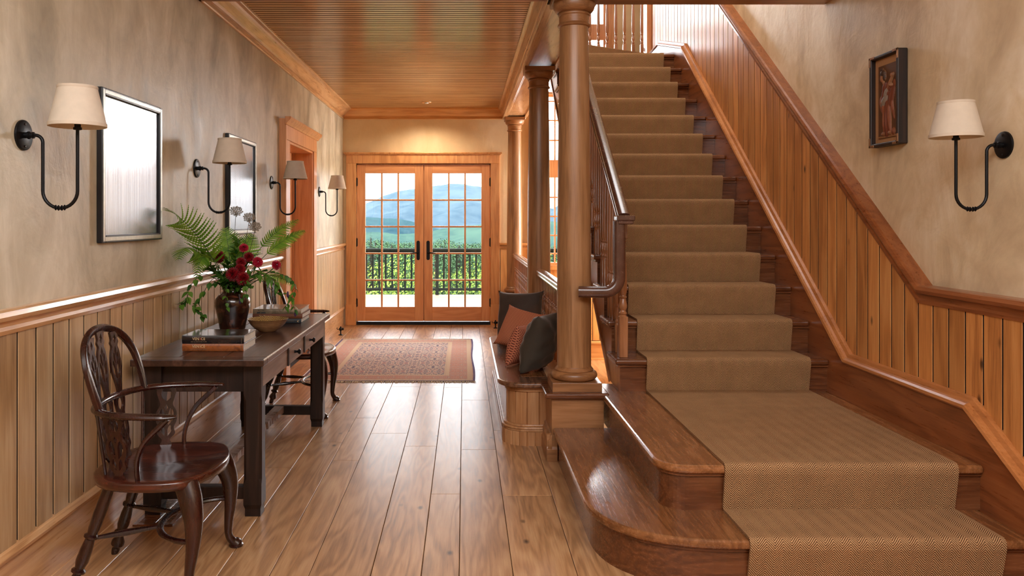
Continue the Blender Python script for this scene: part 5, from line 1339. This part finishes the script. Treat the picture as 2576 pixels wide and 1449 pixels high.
g = MB(); g.box(-1.49, -1.47, 3.575, 3.945, 0, .010).box(-1.33, -1.31, 3.575, 3.945, 0, .010).box(-1.47, -1.33, 3.575, 3.595, 0, .010).box(-1.47, -1.33, 3.925, 3.945, 0, .010).box(-1.47, -1.33, 3.752, 3.768, 0, .010).box(-1.406, -1.394, 3.595, 3.925, 0, .010)
for i in range(22): y = 3.600+.0147*i; g.box(-1.47, -1.33, y, y+.0075, .001, .0095)
g.build('grille', M['stair_x'], vt, bevel=.001, seg=1)
t = thing('recessed_light', (-.467, 9.85, 2.826), 'small round recessed light fitting in the wooden ceiling near the terrace doors', 'ceiling light')
MB().lathe([(.0, 0), (.045, 0), (.058, -.004), (.06, .004)][::-1], (0, 0, 0), 32).build('trim_ring', M['trim_x'], t, local=True); MB().lathe([(.0, -.016), (.02, -.014), (.026, -.002)], (0, 0, 0), 24).build('lamp_lens', M['white'], t, local=True)

_l = bpy.data.lights.new('recessed_lamp', 'SPOT'); _l.energy = 22; _l.color = (1.0, .82, .6); _l.spot_size = radians(150); _l.spot_blend = .6; _l.shadow_soft_size = .05
_q = bpy.data.objects.new('recessed_lamp', _l); C.objects.link(_q); _q.location = (-.467, 9.85, 2.79)
# ================================================================== OUTDOORS
M['deck'] = wood('deck_boards', (170, 120, 84), (200, 154, 116), (220, 180, 144), 'x', rough=.6, var=.2, rings=4)
# daylight outside is strong, so outdoor things keep their natural, fairly dark reflectance
M['deckd'] = wood('sunlit_deck', (82, 64, 48), (96, 76, 58), (108, 88, 70), 'x', rough=.6, var=.2, rings=4)
g = MB(); y = 10.62
while y < 15.1: g.box(-7, 8, y, y+.136, -.09, -.05); y += .142
dk = g.build('terrace_deck', M['deckd']); tag(dk, 'pale wooden terrace boards outside the glass doors', 'deck')
tr = thing('terrace_railing', (0, 15.1, -.05), 'dark green railing with thin balusters at the terrace edge', 'railing')
MB().box(-7, 8, 15.03, 15.18, .79, .83).box(-7, 8, 15.08, 15.13, .72, .79).build('top_rail', M['dkgreen'], tr, bevel=.006); MB().box(-7, 8, 15.07, 15.14, .03, .08).build('bottom_rail', M['dkgreen'], tr, bevel=.004)
b0 = None
for i in range(90):
    x = -5.9+.1225*i
    if b0 is None: b0 = MB().box(-.017, .017, -.017, .017, 0, .66).build('baluster', M['dkgreen'], tr, local=True); o = b0
    else: o = b0.copy(); C.objects.link(o); o.parent = tr
    o.location = (x, .005, .11)
for x in (-5.3, -3.45, -1.6+.0, -.515, 1.5, 3.4): 
    if x == -1.6: continue
    MB().box(x-.03, x+.03, 15.06, 15.14, -.05, .80).build('post', M['dkgreen'], tr)
def folmat(name, a, b_):
    m, t, b, o = nodes(name); at = nd(t, 'Attribute', attribute_name='rnd'); t.links.new(mixc(t, at.outputs['Fac'], lin(a), lin(b_)), b.inputs['Base Color']); b.inputs['Roughness'].default_value = .8; b.inputs['Specular IOR Level'].default_value = .1; return m
M['bush'] = folmat('young_birch_leaves', (52, 76, 24), (122, 140, 60)); M['tree1'] = folmat('far_conifer', (20, 38, 32), (42, 62, 50)); M['tree2'] = folmat('far_broadleaf', (36, 60, 40), (66, 90, 58))
g = MB(); rs = random.Random(12)
for i in range(52000):
    Y = rs.uniform(16.2, 24); x = rs.uniform(-7, 9)*Y/18; top = -.15+.42*sin(x*1.1+Y)+.25*sin(x*2.7); z = top-abs(rs.gauss(0, 1.0)); s = rs.uniform(.018, .045)
    n = Vector((rs.uniform(-1, 1), rs.uniform(-1, .3), rs.uniform(-.2, 1))).normalized(); u = n.orthogonal().normalized()*s; v = n.cross(u).normalized()*s*.6; p = Vector((x, Y, z))
    g.add([p-u, p-v, p+u, p+v], [(0, 1, 2, 3)], rs.random())
o = g.build('shrubbery', M['bush']); tag(o, 'mass of bright green young foliage just beyond the terrace railing', 'bushes', kind='stuff')
def conifer(h, rs):
    g = MB(); nl = 44
    for i in range(nl):
        f = i/nl; r = h*.2*(1-f)**.85+.05; z = h*(.1+.88*f)
        for k in range(22):
            a = 2*pi*k/22+rs.uniform(-.3, .3); rr = r*rs.uniform(.7, 1.15); d = Vector((cos(a), sin(a), -.32)); tn = Vector((-sin(a), cos(a), 0)); c = Vector((0, 0, z+rs.uniform(-.02, .02)*h))
            g.add([c, c+d*rr*.6+tn*rr*.07, c+d*rr, c+d*rr*.6-tn*rr*.07], [(0, 1, 2, 3)], rs.random())
    return g
def crown(h, rs):
    g = MB()
    for i in range(3600):
        v = Vector((rs.gauss(0, 1), rs.gauss(0, 1), rs.gauss(0, 1))).normalized(); rad = h*.3*(.75+.25*rs.random()); p = Vector((0, 0, h*.62))+Vector((v.x*rad, v.y*rad, v.z*rad*1.15)); s = h*.010
        u = v.orthogonal().normalized()*s; w_ = v.cross(u).normalized()*s; g.add([p-u, p-w_+v*s*.4, p+u, p+w_+v*s*.4], [(0, 1, 2, 3)], rs.random())
    return g
rs = random.Random(8); M['trunk'] = plain('tree_trunk', (70, 56, 44), .9)
protos_t = []
for k in range(4):
    t = thing('conifer' if k < 2 else 'broadleaf_tree', (0, 0, 0), 'x', 'tree'); (conifer(10, rs) if k < 2 else crown(10, rs)).build('foliage', M['tree1' if k < 2 else 'tree2'], parent=t, local=True); MB().lathe([(.16, 0), (.12, 6), (.04, 9.3)], n=8).build('trunk', M['trunk'], parent=t, local=True); protos_t.append(t)
# each with the pixel column it stands in and how high its top rises
spots = [(933, 577, 0), (944, 592, 2), (958, 588, 0), (972, 600, 2), (985, 597, 1), (1003, 600, 2), (1016, 603, 0), (1030, 601, 2), (1095, 603, 2), (1108, 598, 0), (1118, 592, 2), (1139, 604, 1), (1155, 597, 0), (1166, 601, 2), (1186, 604, 3), (1204, 603, 2), (1386, 606, 2), (1402, 600, 0)]
seen_ = {}
for j, (px, py, k) in enumerate(spots):
    Y = 90+13*(j % 4); p = P(px, py, Y); src = protos_t[k]; o = copy_tree(src); h = p.z+13.0; o.location = (p.x, Y, -13.0); s = h/10; o.scale = (s, s, s); W[o] = Vector(o.location)
    kind_ = 'dark conifer' if k < 2 else 'green leafy tree'; wh = 'left door' if px < 1065 else ('right door' if px < 1300 else 'stair window'); key = (kind_, wh)
    seen_.setdefault(key, []).append(o); o['group'] = f'distant {kind_}s through the {wh}'
ORD = ['leftmost', 'second from left', 'third from left', 'fourth from left', 'fifth from left', 'sixth from left']
for (kind_, wh), ls in seen_.items():
    for i, o in enumerate(ls): o['label'] = f'distant {kind_} seen through the {wh}' + (f', {ORD[i]} of its kind' if len(ls) > 1 else '')
for t in protos_t:
    for c in kids(t): bpy.data.objects.remove(c)
    bpy.data.objects.remove(t)
def ridge(name, pts, Y, z_bot, depth, mat, label, rough_, n=260, seed=1):
    rs = random.Random(seed); xs_ = [p[0] for p in pts]; g = MB(); nr = 14; vs = []; wob = [rs.uniform(0, 6.28) for _ in range(8)]
    for i in range(n+1):
        px = xs_[0]+(xs_[-1]-xs_[0])*i/n; py = prof([(a, b) for a, b in pts], px); q = sum(sin(px*.045*(2**k)+wob[k])/(2**k) for k in range(6))*rough_
        zt = H+(552-py)*Y/F+q*Y/F
        for j in range(nr+1):
            f = j/nr; yy = Y-depth*f; z = z_bot+(zt-z_bot)*(1-f)**1.2; z += (zt-z_bot)*.05*sin(px*.05+f*7+wob[j % 8])*sin(f*pi); vs.append(((px-1168)*Y/F, yy, z))
    g.add(vs, [(i*(nr+1)+j, i*(nr+1)+j+1, (i+1)*(nr+1)+j+1, (i+1)*(nr+1)+j) for i in range(n) for j in range(nr)], .5, True)
    o = g.build(name, mat, sharp=0); return tag(o, label, 'mountain' if 'mount' in name else 'hill')
def hillmat(name, a, b_, sc):
    m, t, b, o = nodes(name); tc = nd(t, 'TexCoord'); n = nd(t, 'TexNoise', {'Vector': tc.outputs['Object'], 'Scale': sc, 'Detail': 8.0, 'Roughness': .7}); n2 = nd(t, 'TexNoise', {'Vector': tc.outputs['Object'], 'Scale': sc*.12, 'Detail': 3.0})
    f = mth(t, 'ADD', mth(t, 'MULTIPLY', n.outputs[0], .5), mth(t, 'MULTIPLY', n2.outputs[0], .5)); t.links.new(ramp(t, f, [(.38, lin(a)), (.62, lin(b_))]), b.inputs['Base Color']); b.inputs['Roughness'].default_value = 1; b.inputs['Specular IOR Level'].default_value = 0; return m
ridge('mountain', [(600, 556), (760, 545), (860, 528), (900, 516), (921, 511), (953, 499), (962, 493), (999, 483), (1042, 474), (1090, 468), (1126, 464), (1167, 463), (1208, 469), (1260, 484), (1330, 506), (1390, 525), (1400, 520), (1412, 512), (1500, 500), (1700, 530)], 4200, -150, 1500, hillmat('far_forest_hazed', (46, 62, 74), (68, 82, 90), .012), 'large blue-green mountain on the skyline behind the terrace', 1.0, seed=1)  # blue of the distance haze is mixed into the forest colour
ridge('hill', [(500, 560), (880, 545), (921, 546), (962, 547), (1000, 552), (1035, 557), (1070, 566), (1120, 578), (1200, 586), (1400, 590), (1700, 585)], 2200, -110, 700, hillmat('mid_forest_hazed', (30, 48, 56), (46, 66, 70), .02), 'darker wooded hill in front of the mountain at left', 1.2, seed=2)  # hill colour carries a haze tint too
ridge('hill', [(500, 585), (920, 582), (1000, 590), (1090, 582), (1130, 573), (1180, 566), (1215, 562), (1300, 556), (1412, 560), (1700, 560)], 1200, -70, 500, hillmat('near_forest_hazed', (32, 52, 54), (54, 74, 66), .05), 'nearer wooded hill rising to the right beyond the trees', 1.5, seed=3)  # bluish haze tint put into the base colour
g = MB(); N = 40; vs = []
for j in range(N+1):
    for i in range(N+1):
        y = 12+(2200-12)*(j/N)**3; x = (i/N*2-1)*(60+y*1.2); z = -3.5-9.5*min(1, (y-12)/60)-60*min(1, max(0, y-120)/800); vs.append((x, y, z))
g.add(vs, [(j*(N+1)+i, j*(N+1)+i+1, (j+1)*(N+1)+i+1, (j+1)*(N+1)+i) for j in range(N) for i in range(N)], 0, True)
o = g.build('ground', hillmat('valley_ground', (40, 62, 42), (64, 86, 52), .3), sharp=0); o['kind'] = 'structure'
